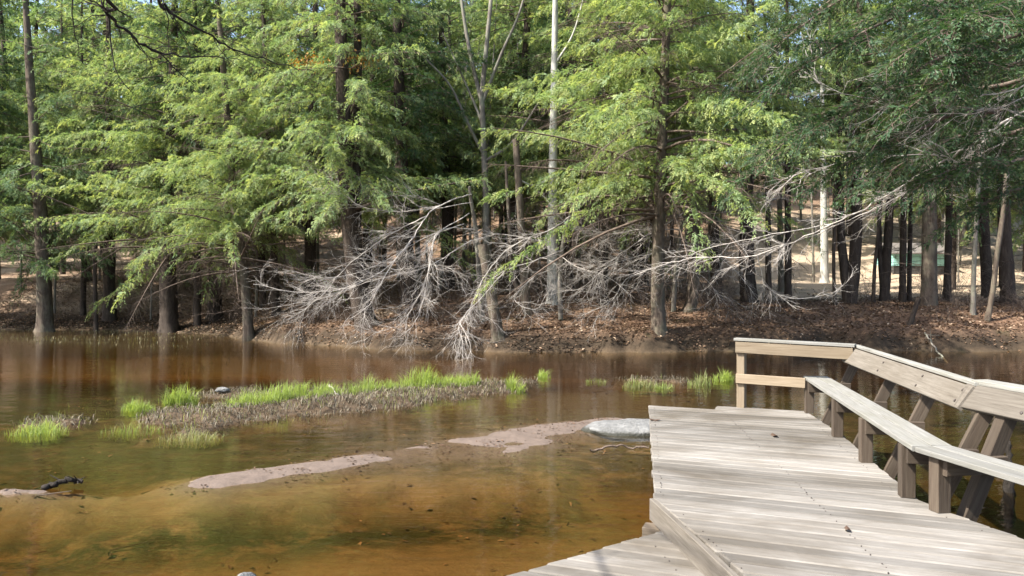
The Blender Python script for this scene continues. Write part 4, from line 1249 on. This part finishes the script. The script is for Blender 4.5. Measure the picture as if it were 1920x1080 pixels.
# dark leaf flecks on the sand spits
N = 9000
X = r2.uniform(-6.5, 1.6, N); Yy = r2.uniform(7, 12.3, N); Z, at = terrain(X, Yy)
keep = (at['dry'] > .3) & (fbm(X * 3, Yy * 3, 95) > .50); X, Yy, Z = X[keep], Yy[keep], Z[keep]; n = len(X)
a = r2.random(n) * 6.28
mb = MB(); kites(mb, np.stack([X, Yy, Z + .006], 1), np.stack([np.cos(a), np.sin(a), r2.normal(0, .2, n)], 1), np.array([0, 0, 1.0]) + r2.normal(0, .4, (n, 3)), r2.uniform(.02, .06, n), r2.uniform(.006, .014, n), r2.random(n) * .35, .3)
tag(link("leaf_debris", mb.mesh("leaf_debris", M['litter'], False, "hue")), "dark leaf flecks scattered on the sand spits", "debris", kind="stuff")
for (u, v, lb) in ((1591, 997, "single dark fallen leaf lying in the middle of the near deck"), (1228, 789, "dark fallen leaf at the far left corner of the deck"), (1453, 819, "tiny dark leaf near the middle of the far deck")):
    d = FPX * (CZ - ZU) / (v - 530); mb = MB(); m_ = 5
    th = np.linspace(0, 6.28, 9)[:-1]; rr = .028 * (1 + .35 * np.cos(2 * th) + .2 * np.sin(3 * th)) * (d / 6)
    Vv = np.vstack([np.stack([rr * 1.3 * np.cos(th), rr * np.sin(th), .006 + .012 * np.cos(2 * th)], 1), [[0, 0, .003]]])
    mb.add(Vv, np.stack([np.arange(8), (np.arange(8) + 1) % 8, np.full(8, 8)], 1), .05)
    tag(link("fallen_leaf", mb.mesh("fallen_leaf", M['litter'], False, "hue"), None, ((u - 960) / FPX * d, d, ZU + .008), (0, 0, u)), lb, "leaf")

# sunken leaves, bits and sticks on the stream bed
NS = 16
N = 5200
X = r2.uniform(-8, 3.5, N); Yy = 5.3 + 12 * r2.random(N) ** 1.2; Z, at = terrain(X, Yy)
keep = (Z < -.01) & (fbm(X * .9, Yy * 1.3, 99) > .50) & (r2.random(N) < .6); X, Yy, Z = X[keep], Yy[keep], Z[keep]; n = len(X)
a = r2.random(n) * 6.28
mb = MB(); kites(mb, np.stack([X, Yy, Z + .008], 1), np.stack([np.cos(a), np.sin(a), r2.normal(0, .15, n)], 1), np.array([0, 0, 1.0]) + r2.normal(0, .3, (n, 3)), r2.uniform(.03, .10, n), r2.uniform(.010, .026, n), np.where(r2.random(n) < .75, r2.random(n) * .3, .8), .3)
q = r2.integers(0, n, NS); a = r2.normal(.25, .5, NS); L = r2.uniform(.12, .4, NS)
P0 = np.stack([X[q], Yy[q], Z[q] + .015], 1); P1 = P0 + np.stack([np.cos(a) * L, np.sin(a) * L, r2.normal(.0, .02, NS)], 1)
P1[:, 2] = np.maximum(P1[:, 2], terrain(P1[:, 0], P1[:, 1])[0] + .008)
prisms(mb, P0, P1, .008, .004, 4, a=np.zeros(NS))
tag(link("sunken_debris", mb.mesh("sunken_debris", M['litter'], False, "hue")), "sunken brown leaves and sticks lying on the stream bed", "debris", kind="stuff")

# brushy bare twigs under the trees (uncountable)
S0, S1, R0 = [], [], []
for q in range(330):
    x = r2.uniform(-24, 20); y = np.interp(x, SH_X, SH_Y) + abs(r2.normal(0, 1)) * 9 + 1.2
    u = 960 + x / y * FPX
    if 1380 < u < 1720 and r2.random() < .85: continue
    z = gz(x, y)
    for s in range(r2.integers(3, 8)):
        d_ = norm(np.array([r2.normal(0, .6), r2.normal(0, .6), 1.0])); p = np.array([x + r2.normal(0, .15), y + r2.normal(0, .15), z - .03]); L = r2.uniform(.5, 1.7)
        for sg in range(4):
            e = p + norm(d_) * L / 4; S0.append(p); S1.append(e); R0.append(.009 * (1 - .2 * sg))
            for tw_ in range(2):
                S0.append(e); S1.append(e + norm(d_ + r2.normal(0, .6, 3)) * r2.uniform(.15, .45)); R0.append(.0045)
            p = e; d_ = d_ + r2.normal(0, .25, 3)
mb = MB(); prisms(mb, np.array(S0), np.array(S1), np.array(R0), np.array(R0) * .7)
tag(link("underbrush", mb.mesh("underbrush", M['twig_brown'])), "thin leafless brush growing under the trees of the far bank", "brush", kind="stuff")

# rust-coloured dead leaves caught in the hemlock
for (u, v, d, n, lb) in ((575, 118, 26.0, 130, "rust coloured leaf cluster left of the dark double stem"), (682, 112, 25.6, 110, "rust coloured leaf cluster right of the dark double stem")):
    c0 = px(u, v, d); mb = MB()
    P = np.stack([r2.normal(0, .30, n), r2.normal(0, .2, n), r2.normal(0, .16, n)], 1)
    kites(mb, P, r2.normal(0, 1, (n, 3)) - np.array([0, 0, .8]), r2.normal(0, 1, (n, 3)), .11, .03, r2.random(n), .3)
    q0 = r2.normal(0, .05, (14, 3)); prisms(mb, q0, P[:14], .006, .003, 4, a=0)
    tag(link("leaf_cluster", mb.mesh("leaf_cluster", M['rust_leaf'], False, "hue"), None, tuple(c0)), lb, "leaf cluster", kind="stuff")

# ------------------------------------------------------------------ teal shed beyond the clearing
sx, sy = 26.3, 52.0
sz = gz(sx, sy)
shed = thing("shed", "small teal shed half hidden behind trunks beyond the clearing", "shed", (sx, sy, sz))
zc = CZ + (530 - 492) / FPX * sy - sz
def boxm(name, lo, hi, mat, parent):
    lo, hi = np.array(lo), np.array(hi)
    V = np.array([[(lo, hi)[a][0], (lo, hi)[b][1], (lo, hi)[c_][2]] for a in (0, 1) for b in (0, 1) for c_ in (0, 1)])
    F = np.array([[0, 1, 3, 2], [4, 6, 7, 5], [0, 4, 5, 1], [2, 3, 7, 6], [0, 2, 6, 4], [1, 5, 7, 3]])
    return link(name, mesh_np(name, V, F, mat), parent)
boxm("base", (-1.7, -1.2, -.4), (1.7, 1.2, max(.2, zc - .55)), M['dark_paint'], shed)
for q in range(8):
    x0 = -1.72 + q * .43
    boxm("wall_board", (x0 + .008, -1.24, max(.2, zc - .55) + .003), (x0 + .422, -1.19, zc + .55), M['teal'], shed)
boxm("wall", (-1.70, -1.188, max(.2, zc - .55) + .004), (1.70, 1.2, zc + .55), M['teal'], shed)
rv = np.array([[-1.95, -1.5, zc + .5], [1.95, -1.5, zc + .5], [1.95, 0, zc + 1.2], [-1.95, 0, zc + 1.2], [1.95, 1.5, zc + .5], [-1.95, 1.5, zc + .5]])
rv = np.vstack([rv, rv + np.array([0, 0, .08])])
link("roof", mesh_np("roof", rv, np.array([[0, 3, 2, 1], [3, 5, 4, 2], [6, 7, 8, 9], [9, 8, 10, 11], [0, 1, 7, 6], [5, 11, 10, 4], [1, 2, 8, 7], [2, 4, 10, 8], [0, 6, 9, 3], [3, 9, 11, 5]]), M['roof']), shed)
